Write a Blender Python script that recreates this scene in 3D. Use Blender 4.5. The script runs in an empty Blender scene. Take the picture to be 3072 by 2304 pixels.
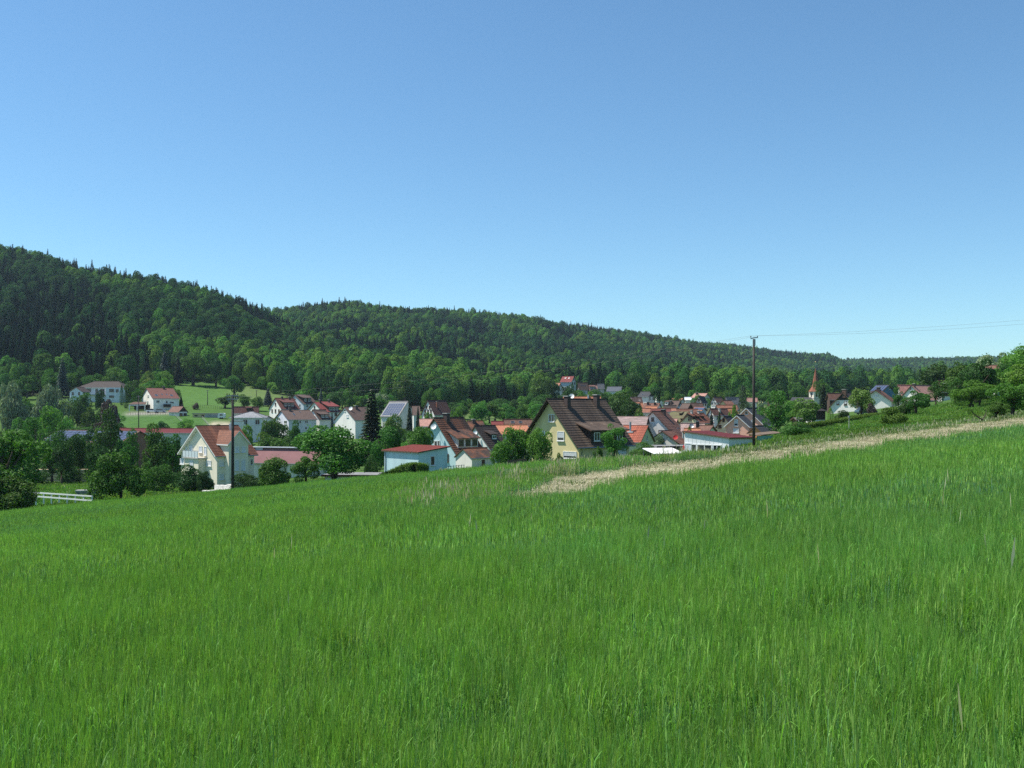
import bpy, math, random
import numpy as np
from mathutils import Vector, Matrix

# ------------------------------------------------------------------ camera, sky, sun, exposure
SC = bpy.context.scene
COL = SC.collection
FPX = 1000.0          # focal length in pixels of a 1024 wide frame
HZ = 408.0            # image row of the horizon
EYE = 1.8
cam_d = bpy.data.cameras.new('camera')
cam_d.sensor_width = 36.0
cam_d.lens = 36.0 * FPX / 1024.0
cam_d.shift_y = (HZ - 384.0) / 1024.0
cam_d.clip_start = 0.1
cam_d.clip_end = 20000.0
cam = bpy.data.objects.new('camera', cam_d)
COL.objects.link(cam)
cam.location = (0, 0, EYE)
cam.rotation_euler = (math.radians(90), 0, 0)
SC.camera = cam

SUN_EL, SUN_AZ = math.radians(60), math.radians(-79)   # azimuth clockwise from the view direction (+Y)
SUN_DIR = Vector((math.sin(SUN_AZ) * math.cos(SUN_EL), math.cos(SUN_AZ) * math.cos(SUN_EL), math.sin(SUN_EL)))
world = bpy.data.worlds.new('World')
SC.world = world
world.use_nodes = True
wn, wl = world.node_tree.nodes, world.node_tree.links
wn.clear()
sky = wn.new('ShaderNodeTexSky')
sky.sky_type = 'NISHITA'
sky.sun_disc = False
sky.sun_elevation = SUN_EL
sky.sun_rotation = SUN_AZ
sky.altitude = 350
sky.air_density = 1.0
sky.dust_density = 0.1
sky.ozone_density = 3.0
bg = wn.new('ShaderNodeBackground')
bg.inputs['Strength'].default_value = 0.106
wo = wn.new('ShaderNodeOutputWorld')
wt = wn.new('ShaderNodeMix'); wt.data_type = 'RGBA'; wt.blend_type = 'MULTIPLY'; wt.inputs[0].default_value = 1.0
wt.inputs[7].default_value = (0.70, 0.93, 0.985, 1)      # the photograph's cool white balance, the same over the whole sky
wl.new(sky.outputs[0], wt.inputs[6]); wl.new(wt.outputs[2], bg.inputs[0])
wl.new(bg.outputs[0], wo.inputs[0])

sun_d = bpy.data.lights.new('sun', 'SUN')
sun_d.energy = 5.0
sun_d.angle = math.radians(0.53)
sun_d.color = (1.0, 0.95, 0.86)
sun = bpy.data.objects.new('sun', sun_d)
COL.objects.link(sun)
sun.rotation_euler = (-SUN_DIR).to_track_quat('-Z', 'Y').to_euler()

SC.view_settings.view_transform = 'Standard'
SC.view_settings.look = 'None'
SC.view_settings.exposure = 0.55
SC.view_settings.gamma = 1.0
SC.view_settings.use_curve_mapping = False
SC.cycles.max_bounces = 6
SC.cycles.diffuse_bounces = 3
SC.cycles.transparent_max_bounces = 8
SC.cycles.volume_bounces = 0
SC.cycles.use_denoising = False

rnd = random.Random(7)
NR = np.random.default_rng(11)


def at(u, v, D):
    """the world point at depth D that the photograph shows at column u, row v (1024 x 768)"""
    return Vector(((u - 512.0) / FPX * D, D, EYE + (HZ - v) / FPX * D))


# ------------------------------------------------------------------ helpers
def empty(name, loc, rz=0.0):
    o = bpy.data.objects.new(name, None)
    COL.objects.link(o)
    o.location = loc
    o.rotation_euler = (0, 0, rz)
    return o


def tag(o, label=None, cat=None, group=None, kind=None):
    if label: o['label'] = label
    if cat: o['category'] = cat
    if group: o['group'] = group
    if kind: o['kind'] = kind
    return o


class MB:
    """collects faces of one mesh"""
    def __init__(s):
        s.v, s.f, s.mi, s.uv = [], [], [], {}

    def face(s, pts, mi=0, uv=None):
        i = len(s.v)
        s.v += [tuple(p) for p in pts]
        s.f.append(tuple(range(i, i + len(pts))))
        s.mi.append(mi)
        if uv: s.uv[len(s.f) - 1] = uv
        return s

    def box(s, a, b, mi=0):
        (x0, y0, z0), (x1, y1, z1) = a, b
        i = len(s.v)
        s.v += [(x0, y0, z0), (x1, y0, z0), (x1, y1, z0), (x0, y1, z0), (x0, y0, z1), (x1, y0, z1), (x1, y1, z1), (x0, y1, z1)]
        for q in ((0, 3, 2, 1), (4, 5, 6, 7), (0, 1, 5, 4), (1, 2, 6, 5), (2, 3, 7, 6), (3, 0, 4, 7)):
            s.f.append(tuple(i + k for k in q)); s.mi.append(mi)
        return s

    def prism(s, poly, d, mi=0):
        """closed polygon extruded by vector d"""
        n = len(poly); i = len(s.v)
        d = Vector(d)
        P = [Vector(p) for p in poly]
        s.v += [tuple(p) for p in P] + [tuple(p + d) for p in P]
        s.f.append(tuple(i + k for k in range(n))[::-1]); s.mi.append(mi)
        s.f.append(tuple(i + n + k for k in range(n))); s.mi.append(mi)
        for k in range(n):
            s.f.append((i + k, i + (k + 1) % n, i + n + (k + 1) % n, i + n + k)); s.mi.append(mi)
        return s

    def tube(s, pts, rad, n=6, mi=0, cap=True):
        pts = [Vector(p) for p in pts]
        if not hasattr(rad, '__len__'): rad = [rad] * len(pts)
        i = len(s.v)
        for k, p in enumerate(pts):
            d = (pts[min(k + 1, len(pts) - 1)] - pts[max(k - 1, 0)]).normalized()
            a = d.cross(Vector((0, 0, 1)))
            if a.length < 0.05: a = d.cross(Vector((1, 0, 0)))
            a.normalize(); b = d.cross(a)
            for j in range(n):
                t = 2 * math.pi * j / n
                s.v.append(tuple(p + (a * math.cos(t) + b * math.sin(t)) * rad[k]))
        for k in range(len(pts) - 1):
            for j in range(n):
                s.f.append((i + k * n + j, i + k * n + (j + 1) % n, i + (k + 1) * n + (j + 1) % n, i + (k + 1) * n + j)); s.mi.append(mi)
        if cap:
            s.f.append(tuple(i + j for j in range(n))[::-1]); s.mi.append(mi)
            e = i + (len(pts) - 1) * n
            s.f.append(tuple(e + j for j in range(n))); s.mi.append(mi)
        return s

    def mesh(s, name, mats):
        me = bpy.data.meshes.new(name)
        me.from_pydata(s.v, [], s.f)
        if not isinstance(mats, (list, tuple)): mats = [mats]
        for m in mats: me.materials.append(m)
        if len(mats) > 1: me.polygons.foreach_set('material_index', s.mi)
        if s.uv:
            uvl = me.uv_layers.new(name='UVMap').data
            for fi, uv in s.uv.items():
                for li, c in zip(me.polygons[fi].loop_indices, uv): uvl[li].uv = c
        me.update()
        return me

    def build(s, name, mats, parent=None, smooth=False):
        me = s.mesh(name, mats)
        if smooth: me.polygons.foreach_set('use_smooth', [True] * len(me.polygons))
        o = bpy.data.objects.new(name, me)
        COL.objects.link(o)
        if parent is not None: o.parent = parent
        return o


# ------------------------------------------------------------------ materials
def newmat(name):
    m = bpy.data.materials.new(name)
    m.use_nodes = True
    nt = m.node_tree
    b = nt.nodes.get('Principled BSDF')
    return m, nt, b


def N(nt, t, **kw):
    n = nt.nodes.new(t)
    for k, v in kw.items():
        if k in n.inputs.keys() if isinstance(k, str) else False: n.inputs[k].default_value = v
        else: setattr(n, k, v)
    return n


def ramp(nt, fac, stops):
    r = nt.nodes.new('ShaderNodeValToRGB')
    e = r.color_ramp.elements
    while len(e) < len(stops): e.new(0.5)
    for q, (p, c) in zip(e, stops):
        q.position = p
        q.color = (*c, 1) if len(c) == 3 else c
    nt.links.new(fac, r.inputs[0])
    return r.outputs[0]


def mulcol(c, k):
    return tuple(min(1.0, x * k) for x in c)


def plain(name, col, rough=0.8, var=0.12, scale=1.5, metal=0.0, spec=0.3):
    m, nt, b = newmat(name)
    tc = N(nt, 'ShaderNodeTexCoord')
    nz = N(nt, 'ShaderNodeTexNoise')
    nz.inputs['Scale'].default_value = scale
    nz.inputs['Detail'].default_value = 6
    nt.links.new(tc.outputs['Object'], nz.inputs['Vector'])
    c = ramp(nt, nz.outputs['Fac'], [(0.3, mulcol(col, 1 - var)), (0.7, mulcol(col, 1 + var))])
    nt.links.new(c, b.inputs['Base Color'])
    b.inputs['Roughness'].default_value = rough
    b.inputs['Metallic'].default_value = metal
    b.inputs['Specular IOR Level'].default_value = spec
    return m


_walls = {}
def wallmat(col):
    """painted render: fine grain, streaks of dirt"""
    if col in _walls: return _walls[col]
    m, nt, b = newmat('painted_render')
    tc = N(nt, 'ShaderNodeTexCoord')
    mp = N(nt, 'ShaderNodeMapping'); mp.inputs['Scale'].default_value = (0.9, 0.9, 0.25)
    nz = N(nt, 'ShaderNodeTexNoise'); nz.inputs['Scale'].default_value = 1.1; nz.inputs['Detail'].default_value = 8
    nt.links.new(tc.outputs['Object'], mp.inputs[0]); nt.links.new(mp.outputs[0], nz.inputs['Vector'])
    c = ramp(nt, nz.outputs['Fac'], [(0.25, mulcol(col, 0.8)), (0.55, col), (0.8, mulcol(col, 1.05))])
    nt.links.new(c, b.inputs['Base Color'])
    n2 = N(nt, 'ShaderNodeTexNoise'); n2.inputs['Scale'].default_value = 25
    nt.links.new(tc.outputs['Object'], n2.inputs['Vector'])
    bp = N(nt, 'ShaderNodeBump'); bp.inputs['Strength'].default_value = 0.06; bp.inputs['Distance'].default_value = 0.01
    nt.links.new(n2.outputs['Fac'], bp.inputs['Height']); nt.links.new(bp.outputs[0], b.inputs['Normal'])
    b.inputs['Roughness'].default_value = 0.9
    b.inputs['Specular IOR Level'].default_value = 0.15
    _walls[col] = m
    return m


_roofs = {}
def roofmat(col, wear=(0.0, (0.5, 0.4, 0.35)), tile=(0.28, 0.36), rough=0.75):
    key = (col, wear, tile)
    if key in _roofs: return _roofs[key]
    m, nt, b = newmat('roof_tiles')
    uv = N(nt, 'ShaderNodeUVMap')
    br = N(nt, 'ShaderNodeTexBrick')
    br.offset = 0.5
    br.inputs['Scale'].default_value = 1.0
    br.inputs['Brick Width'].default_value = tile[0]
    br.inputs['Row Height'].default_value = tile[1]
    br.inputs['Mortar Size'].default_value = 0.03
    br.inputs['Color1'].default_value = (*mulcol(col, 0.78), 1)
    br.inputs['Color2'].default_value = (*mulcol(col, 1.15), 1)
    br.inputs['Mortar'].default_value = (*mulcol(col, 0.45), 1)
    nt.links.new(uv.outputs[0], br.inputs['Vector'])
    tc = N(nt, 'ShaderNodeTexCoord')
    nz = N(nt, 'ShaderNodeTexNoise'); nz.inputs['Scale'].default_value = 0.7; nz.inputs['Detail'].default_value = 8; nz.inputs['Roughness'].default_value = 0.65
    nt.links.new(tc.outputs['Object'], nz.inputs['Vector'])
    mx = N(nt, 'ShaderNodeMix', data_type='RGBA')
    thr = 0.75 - 0.5 * wear[0]
    f = ramp(nt, nz.outputs['Fac'], [(max(0.0, thr - 0.08), (0, 0, 0)), (min(1.0, thr + 0.08), (1, 1, 1))])
    if wear[0] > 0:
        nt.links.new(f, mx.inputs[0])
    else:
        mx.inputs[0].default_value = 0.0
    nt.links.new(br.outputs['Color'], mx.inputs[6])
    mx.inputs[7].default_value = (*wear[1], 1)
    g = N(nt, 'ShaderNodeMix', data_type='RGBA', blend_type='MULTIPLY')
    g.inputs[0].default_value = 1.0
    gr = ramp(nt, nz.outputs['Fac'], [(0.3, (0.8, 0.8, 0.8)), (0.7, (1.12, 1.1, 1.08))])
    nt.links.new(mx.outputs[2], g.inputs[6]); nt.links.new(gr, g.inputs[7])
    nt.links.new(g.outputs[2], b.inputs['Base Color'])
    bp = N(nt, 'ShaderNodeBump'); bp.inputs['Strength'].default_value = 0.6; bp.inputs['Distance'].default_value = 0.04
    nt.links.new(br.outputs['Fac'], bp.inputs['Height']); bp.invert = True
    nt.links.new(bp.outputs[0], b.inputs['Normal'])
    b.inputs['Roughness'].default_value = rough
    b.inputs['Specular IOR Level'].default_value = 0.3
    _roofs[key] = m
    return m


def leafmat(name, col, trans=0.3, var=0.35, gloss=0.015, tcol=None, drift=0.0, inst=(0.78, 1.25), col2=None):
    """leaves: diffuse + translucent, varied leaf by leaf and plant by plant"""
    m, nt, b = newmat(name)
    nt.nodes.remove(b)
    out = nt.nodes.get('Material Output')
    geo = N(nt, 'ShaderNodeNewGeometry')
    oi = N(nt, 'ShaderNodeObjectInfo')
    mr = N(nt, 'ShaderNodeMapRange'); mr.inputs['To Min'].default_value = 1 - var; mr.inputs['To Max'].default_value = 1 + var
    nt.links.new(geo.outputs['Random Per Island'], mr.inputs['Value'])
    mo = N(nt, 'ShaderNodeMapRange'); mo.inputs['To Min'].default_value = inst[0]; mo.inputs['To Max'].default_value = inst[1]
    nt.links.new(oi.outputs['Random'], mo.inputs['Value'])
    mu = N(nt, 'ShaderNodeMath', operation='MULTIPLY')
    nt.links.new(mr.outputs[0], mu.inputs[0]); nt.links.new(mo.outputs[0], mu.inputs[1])
    val = mu.outputs[0]
    hue = N(nt, 'ShaderNodeMapRange'); hue.inputs['To Min'].default_value = 0.5 - .09 * (inst[1] - 1); hue.inputs['To Max'].default_value = 0.5 + .09 * (inst[1] - 1)
    ad = N(nt, 'ShaderNodeMath', operation='MULTIPLY'); ad.inputs[1].default_value = 7.31
    fr = N(nt, 'ShaderNodeMath', operation='FRACT')
    nt.links.new(oi.outputs['Random'], ad.inputs[0]); nt.links.new(ad.outputs[0], fr.inputs[0]); nt.links.new(fr.outputs[0], hue.inputs['Value'])
    h = N(nt, 'ShaderNodeHueSaturation')
    h.inputs['Color'].default_value = (*col, 1)
    nt.links.new(hue.outputs[0], h.inputs['Hue'])
    if drift > 0:
        nz = N(nt, 'ShaderNodeTexNoise'); nz.inputs['Scale'].default_value = 0.13; nz.inputs['Detail'].default_value = 4
        nt.links.new(oi.outputs['Location'], nz.inputs['Vector'])
        md = N(nt, 'ShaderNodeMapRange'); md.inputs['From Min'].default_value = 0.3; md.inputs['From Max'].default_value = 0.7
        md.inputs['To Min'].default_value = 1 - drift; md.inputs['To Max'].default_value = 1 + drift
        nt.links.new(nz.outputs['Fac'], md.inputs['Value'])
        m2 = N(nt, 'ShaderNodeMath', operation='MULTIPLY')
        nt.links.new(val, m2.inputs[0]); nt.links.new(md.outputs[0], m2.inputs[1])
        val = m2.outputs[0]
    nt.links.new(val, h.inputs['Value'])
    if col2:                                # patches of another growth, some tens of metres across
        n2 = N(nt, 'ShaderNodeTexNoise'); n2.inputs['Scale'].default_value = 0.075; n2.inputs['Detail'].default_value = 5
        nt.links.new(oi.outputs['Location'], n2.inputs['Vector'])
        nt.links.new(ramp(nt, n2.outputs['Fac'], [(0.47, col), (0.62, col2)]), h.inputs['Color'])
    df = N(nt, 'ShaderNodeBsdfDiffuse'); tr = N(nt, 'ShaderNodeBsdfTranslucent'); gl = N(nt, 'ShaderNodeBsdfGlossy')
    gl.inputs['Roughness'].default_value = 0.6
    gl.inputs['Color'].default_value = (0.8, 0.85, 0.8, 1)
    nt.links.new(h.outputs[0], df.inputs[0])
    hs = N(nt, 'ShaderNodeMix', data_type='RGBA', blend_type='MULTIPLY'); hs.inputs[0].default_value = 1.0
    hs.inputs[7].default_value = (*(tcol or (1.0, 1.25, 0.4)), 1)
    nt.links.new(h.outputs[0], hs.inputs[6]); nt.links.new(hs.outputs[2], tr.inputs[0])
    a = N(nt, 'ShaderNodeMixShader'); a.inputs[0].default_value = trans
    nt.links.new(df.outputs[0], a.inputs[1]); nt.links.new(tr.outputs[0], a.inputs[2])
    c = N(nt, 'ShaderNodeMixShader'); c.inputs[0].default_value = gloss
    nt.links.new(a.outputs[0], c.inputs[1]); nt.links.new(gl.outputs[0], c.inputs[2])
    nt.links.new(c.outputs[0], out.inputs[0])
    return m


M_white = plain('white_paint', (0.78, 0.78, 0.76), 0.5, 0.05)
M_frame = plain('window_frame_paint', (0.72, 0.72, 0.7), 0.5, 0.05)
M_dframe = plain('brown_frame_paint', (0.12, 0.07, 0.045), 0.6, 0.1)
M_shut = plain('roller_shutter', (0.7, 0.72, 0.74), 0.55, 0.06)
M_darkwood = plain('dark_stained_wood', (0.035, 0.024, 0.018), 0.7, 0.3, 3)
M_wood = plain('weathered_wood', (0.14, 0.1, 0.07), 0.8, 0.25, 4)
M_pole = plain('tarred_pole_wood', (0.05, 0.045, 0.04), 0.8, 0.35, 2.5)
M_metal = plain('grey_metal', (0.25, 0.26, 0.28), 0.45, 0.12, 2, 0.6)
M_zinc = plain('zinc_sheet', (0.33, 0.37, 0.42), 0.4, 0.12, 2, 0.5)
M_wire = plain('wire', (0.12, 0.12, 0.12), 0.6, 0.1)
M_conc = plain('concrete', (0.42, 0.41, 0.38), 0.9, 0.18, 1.2)
M_stone = plain('grey_stone', (0.22, 0.2, 0.18), 0.9, 0.3, 3)
M_brick = plain('chimney_brick', (0.075, 0.055, 0.05), 0.85, 0.25, 5)
M_brickr = plain('red_brick', (0.22, 0.09, 0.06), 0.85, 0.25, 5)
M_bark = plain('bark', (0.075, 0.055, 0.04), 0.9, 0.35, 6)
M_tarp = plain('green_tarpaulin', (0.25, 0.5, 0.44), 0.5, 0.15)
M_canvas = plain('white_canvas', (0.82, 0.82, 0.8), 0.7, 0.06)
M_red = plain('red_cloth', (0.5, 0.03, 0.03), 0.7, 0.12)
M_rubber = plain('rubber', (0.02, 0.02, 0.02), 0.8, 0.1)
M_glass, _nt, _b = newmat('window_glass')
_b.inputs['Base Color'].default_value = (0.03, 0.035, 0.04, 1)
_b.inputs['Roughness'].default_value = 0.08
_b.inputs['Specular IOR Level'].default_value = 0.7
M_solar, _nt, _b = newmat('solar_cells')
_b.inputs['Base Color'].default_value = (0.07, 0.095, 0.16, 1)
_b.inputs['Roughness'].default_value = 0.5
_b.inputs['Specular IOR Level'].default_value = 0.04

# ------------------------------------------------------------------ the lie of the land
PA, PB = 0.0967, -0.0365          # the crop field is a tilted plane
_U = np.array([-150, 0, 100, 200, 300, 400, 512, 620, 700, 800, 900, 1024, 1200], float)
_vl = 444.5 - PA * (_U - 512)
_rows = [
    (40, _vl + 1800 / 40), (60, _vl + 1800 / 60),
    (82, [532, 518, 508, 500.5, 491, 483, 472, 463, 456, 440, 428.5, 417, 400]),
    (130, [505, 492, 489, 492, 486, 478, 468, 462, 456, 433, 417, 400, 375]),
    (170, [495, 482, 481, 486, 479, 471, 460, 455, 451, 430, 411, 393, 365]),
    (220, [485, 475, 474, 474, 466, 462, 449, 441, 438, 424, 408, 389, 361]),
    (290, [468, 460, 456, 452, 441, 440, 436, 426, 423, 415, 404, 386, 358]),
    (360, [440, 432, 423, 419, 423, 424, 424, 415, 413, 410, 402, 384, 356]),
    (420, [415, 408, 402, 404, 409, 413, 416, 408, 408, 406, 400, 383, 356]),
    (500, [388, 384, 384, 391, 397, 402, 409, 402, 402, 403, 398, 382, 356]),
    (600, [352, 350, 354, 368, 378, 383, 399, 397, 398, 401, 396, 381, 357]),
    (750, [303, 300, 305, 318, 345, 370, 386, 388, 394, 398, 394, 381, 358]),
    (900, [264, 264, 287, 309, 331, 352, 370, 379, 388, 395, 392, 380, 358]),
    (1100, [285, 280, 308, 324, 323, 336, 350, 366, 379, 391, 390, 378, 360]),
    (1400, [325, 320, 325, 322, 317, 321, 327, 348, 366, 384, 387, 375, 362]),
    (1700, [350, 340, 340, 345, 335, 338, 344, 339, 352, 372, 381, 372, 363]),
    (2100, [360, 356, 356, 358, 350, 352, 356, 352, 350, 361, 374, 370, 364]),
    (2700, [366, 364, 364, 365, 362, 362, 364, 362, 361, 366, 365, 363, 362]),
    (3400, [378] * 13), (6500, [396] * 13), (12000, [403] * 13),
]
_D = np.log(np.array([r[0] for r in _rows], float))
_V = np.array([r[1] for r in _rows], float)
_U2 = np.sort(np.concatenate([_U, [250, 275, 340, 450, 570, 830, 850]]))          # extra columns where the ridges dip and rise
_V = np.array([np.interp(_U2, _U, r) for r in _V]); _U = _U2
for d_, us_, vs_ in ((750, (200, 250, 275, 300, 340), (318, 336, 350, 357, 362)), (900, (200, 250, 275, 300, 340), (304, 320, 333, 345, 348)),
                     (1100, (200, 250, 275, 300, 340), (322, 330, 334, 334, 331)), (1400, (250, 275, 300, 340, 400, 450), (326, 321, 317, 312, 318, 320)),
                     (1700, (512, 570, 620), (344, 334, 339)), (1400, (512, 570, 620), (325, 337, 350)), (2100, (800, 830, 850, 900), (360, 362, 372, 374)),
                     (2700, (800, 830, 850, 900, 1024), (367, 368, 365, 364, 362))):
    for u_, v_ in zip(us_, vs_): _V[int(np.argmin(abs(_D - math.log(d_)))), int(np.where(_U == u_)[0][0])] = v_


def _pchip(x, y, xq):
    h = np.diff(x); d = np.diff(y, axis=0) / h[:, None]
    m = np.zeros_like(y)
    for i in range(1, len(x) - 1):
        w1, w2 = 2 * h[i] + h[i - 1], h[i] + 2 * h[i - 1]
        ok = d[i - 1] * d[i] > 0
        with np.errstate(divide='ignore', invalid='ignore'):
            hm = (w1 + w2) / (w1 / d[i - 1] + w2 / d[i])
        m[i] = np.where(ok, hm, 0)
    m[0], m[-1] = d[0], d[-1]
    k = np.clip(np.searchsorted(x, xq) - 1, 0, len(x) - 2)
    t = ((xq - x[k]) / h[k])[:, None]
    hk = h[k][:, None]
    return (1 + 2 * t) * (1 - t) ** 2 * y[k] + t * (1 - t) ** 2 * hk * m[k] + t * t * (3 - 2 * t) * y[k + 1] + t * t * (t - 1) * hk * m[k + 1]


_LD = np.linspace(_D[0], _D[-1], 700)
_UU = np.linspace(_U[0], _U[-1], 541)
_G = _pchip(_D, _V, _LD)
_G = _pchip(_U, _G.T.copy(), _UU).T          # rows logD, columns u


def height(x, y):
    """ground height at (x, y); arrays or numbers"""
    x = np.asarray(x, float); y = np.asarray(y, float)
    zp = PA * x + PB * y
    yy = np.maximum(y, 40.0)
    u = np.clip(512 + FPX * x / yy, _U[0], _U[-1])
    a = (u - _UU[0]) / (_UU[1] - _UU[0]); b = (np.log(yy) - _LD[0]) / (_LD[1] - _LD[0])
    i = np.clip(a.astype(int), 0, len(_UU) - 2); j = np.clip(b.astype(int), 0, len(_LD) - 2)
    fa, fb = a - i, np.clip(b - j, 0, 1)
    v = _G[j, i] * (1 - fa) * (1 - fb) + _G[j, i + 1] * fa * (1 - fb) + _G[j + 1, i] * (1 - fa) * fb + _G[j + 1, i + 1] * fa * fb
    zt = EYE + (HZ - v) / FPX * yy
    w = np.clip((y - 60) / 15, 0, 1)
    return zp * (1 - w) + zt * w


def gz(x, y):
    return float(height(x, y))


def ground_v(u, D):
    x = (u - 512) / FPX * D
    return HZ - (gz(x, D) - EYE) / D * FPX


# the mown strip of straw: along direction SD from S0, width grows from its pointed end
S0 = np.array([-1.3, 22.5]); SD = np.array([0.769, 0.639]); SN = np.array([-0.639, 0.769])
def strip_tn(x, y):
    dx, dy = x - S0[0], y - S0[1]
    return dx * SD[0] + dy * SD[1], dx * SN[0] + dy * SN[1]
def strip_w(t):
    k = np.clip(t / 17.0, 0, 1)
    return (15.8 + .7 * np.sin(t * .9) + .5 * np.sin(t * 2.3 + 1)) * k * (1.1 - 0.1 * k)
def in_strip(x, y):
    t, n = strip_tn(x, y)
    return (t > 0) & (n > .5 * np.sin(t * 1.3) + .4 * np.sin(t * 3.1)) & (n < strip_w(t))


def field_edge(u):
    return np.interp(u, [-400, -100, 0, 100, 233, 350, 380, 428, 445, 600, 690, 760, 1400], [55, 70, 76, 83, 92, 99, 100, 100, 108, 114, 92, 92, 100])


FOREST_U = [-300, -150, 0, 60, 120, 150, 180, 230, 280, 340, 400, 440, 500, 560, 640, 700, 760, 850, 900, 950, 1024, 1300]
FOREST_D = [440, 440, 450, 462, 480, 510, 548, 548, 505, 468, 440, 440, 490, 545, 505, 505, 510, 570, 620, 700, 860, 900]

# ---- ground sheet
ys = np.concatenate([np.linspace(-70, 38, 28), np.exp(np.linspace(math.log(40), math.log(6000), 330))])
ss = np.linspace(-1, 1, 361)
YY, SS = np.meshgrid(ys, ss, indexing='ij')
XX = SS * (75 + 0.86 * np.maximum(YY, 0))
ZZ = height(XX, YY)
nr_, nc_ = YY.shape
co = np.stack([XX, YY, ZZ], -1).reshape(-1, 3)
ii = np.arange(nr_ * nc_).reshape(nr_, nc_)
fq = np.stack([ii[:-1, :-1], ii[:-1, 1:], ii[1:, 1:], ii[1:, :-1]], -1).reshape(-1, 4)
gm = bpy.data.meshes.new('ground')
gm.from_pydata(co.tolist(), [], fq.tolist())
gm.polygons.foreach_set('use_smooth', [True] * len(gm.polygons))
X, Y = co[:, 0], co[:, 1]
Yc = np.maximum(Y, 20)
Uc = 512 + FPX * X / Yc
colr = np.tile(np.array([0.055, 0.11, 0.022]), (len(X), 1))
def put(mask, c, k=1.0):
    m = np.clip(mask, 0, 1)[:, None] * k
    colr[:] = colr * (1 - m) + np.array(c) * m
def reg(u0, u1, d0, d1, su=6, sd=0.04):
    l = np.log(Yc)
    s = lambda a: 1 / (1 + np.exp(-np.clip(a, -30, 30)))
    return s((Uc - u0) / su * 3) * s((u1 - Uc) / su * 3) * s((l - math.log(d0)) / sd * 3) * s((math.log(d1) - l) / sd * 3)
put(Y > np.interp(Uc, FOREST_U, FOREST_D), (0.028, 0.04, 0.014))
put(reg(540, 770, 185, 430), (0.13, 0.125, 0.085), 0.8)                 # yards and lanes of the village
put(reg(165, 285, 405, 552, 8), (0.068, 0.145, 0.03))                     # hay meadow
put(reg(232, 285, 425, 552, 10), (0.12, 0.16, 0.06), 0.6)
put(reg(112, 222, 318, 385), (0.055, 0.125, 0.027))                       # sloping lawn under the white house
put(reg(320, 362, 380, 470), (0.12, 0.18, 0.05), 0.8)
put(reg(440, 560, 380, 500), (0.1, 0.15, 0.045), 0.7)
put(reg(210, 234, 332, 352, 4, 0.02), (0.42, 0.37, 0.28))               # gravel yard
put(reg(126, 178, 377, 386, 4, 0.01), (0.3, 0.28, 0.25))
put(reg(20, 108, 98, 155, 8), (0.055, 0.17, 0.022))                     # garden lawn
put(reg(835, 1000, 90, 160, 15), (0.09, 0.17, 0.035))                   # meadow by the hedge
put(reg(885, 1000, 86, 122, 25, 0.1), (0.19, 0.21, 0.055), 0.7)
put(reg(575, 615, 470, 500), (0.3, 0.26, 0.16), 0.6)
put((Y < field_edge(Uc)) * 1.0, (0.035, 0.055, 0.016))
tS, nS = strip_tn(X, Y)
put(((nS > strip_w(tS)) & (tS > 26) & (nS < strip_w(tS) + 10)) * 1.0, (0.12, 0.125, 0.055), 0.8)
ca = gm.color_attributes.new('ground_colour', 'FLOAT_COLOR', 'POINT')
ca.data.foreach_set('color', np.concatenate([colr, np.ones((len(X), 1))], 1).ravel())
mg, nt, b = newmat('ground_cover')
at_ = N(nt, 'ShaderNodeAttribute', attribute_name='ground_colour')
tc = N(nt, 'ShaderNodeTexCoord')
nz = N(nt, 'ShaderNodeTexNoise'); nz.inputs['Scale'].default_value = 0.35; nz.inputs['Detail'].default_value = 10; nz.inputs['Roughness'].default_value = 0.7
nt.links.new(tc.outputs['Object'], nz.inputs['Vector'])
gr = ramp(nt, nz.outputs['Fac'], [(0.25, (0.55, 0.6, 0.5)), (0.5, (1, 1, 1)), (0.75, (1.35, 1.25, 1.1))])
mx = N(nt, 'ShaderNodeMix', data_type='RGBA', blend_type='MULTIPLY'); mx.inputs[0].default_value = 1
nt.links.new(at_.outputs['Color'], mx.inputs[6]); nt.links.new(gr, mx.inputs[7])
nt.links.new(mx.outputs[2], b.inputs['Base Color'])
b.inputs['Roughness'].default_value = 0.95
b.inputs['Specular IOR Level'].default_value = 0.1
bp = N(nt, 'ShaderNodeBump'); bp.inputs['Strength'].default_value = 0.8; bp.inputs['Distance'].default_value = 0.3
nt.links.new(nz.outputs['Fac'], bp.inputs['Height']); nt.links.new(bp.outputs[0], b.inputs['Normal'])
gm.materials.append(mg)
ground = bpy.data.objects.new('ground', gm)
COL.objects.link(ground)
tag(ground, kind='structure')

# ---- straw strip sheet
mst, nt, b = newmat('mown_straw')
tc = N(nt, 'ShaderNodeTexCoord')
mp = N(nt, 'ShaderNodeMapping'); mp.inputs['Rotation'].default_value = (0, 0, -0.6); mp.inputs['Scale'].default_value = (1.2, 4, 1)
nz = N(nt, 'ShaderNodeTexNoise'); nz.inputs['Scale'].default_value = 1.6; nz.inputs['Detail'].default_value = 12; nz.inputs['Roughness'].default_value = 0.75
nt.links.new(tc.outputs['Object'], mp.inputs[0]); nt.links.new(mp.outputs[0], nz.inputs['Vector'])
c = ramp(nt, nz.outputs['Fac'], [(0.3, (0.085, 0.12, 0.04)), (0.48, (0.2, 0.19, 0.1)), (0.7, (0.36, 0.33, 0.22))])
nt.links.new(c, b.inputs['Base Color']); b.inputs['Roughness'].default_value = 0.9; b.inputs['Specular IOR Level'].default_value = 0.1
bp = N(nt, 'ShaderNodeBump'); bp.inputs['Strength'].default_value = 1.0; bp.inputs['Distance'].default_value = 0.15
nt.links.new(nz.outputs['Fac'], bp.inputs['Height']); nt.links.new(bp.outputs[0], b.inputs['Normal'])
ts = np.linspace(0.2, 110, 110)
sb = MB()
rows = []
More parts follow.
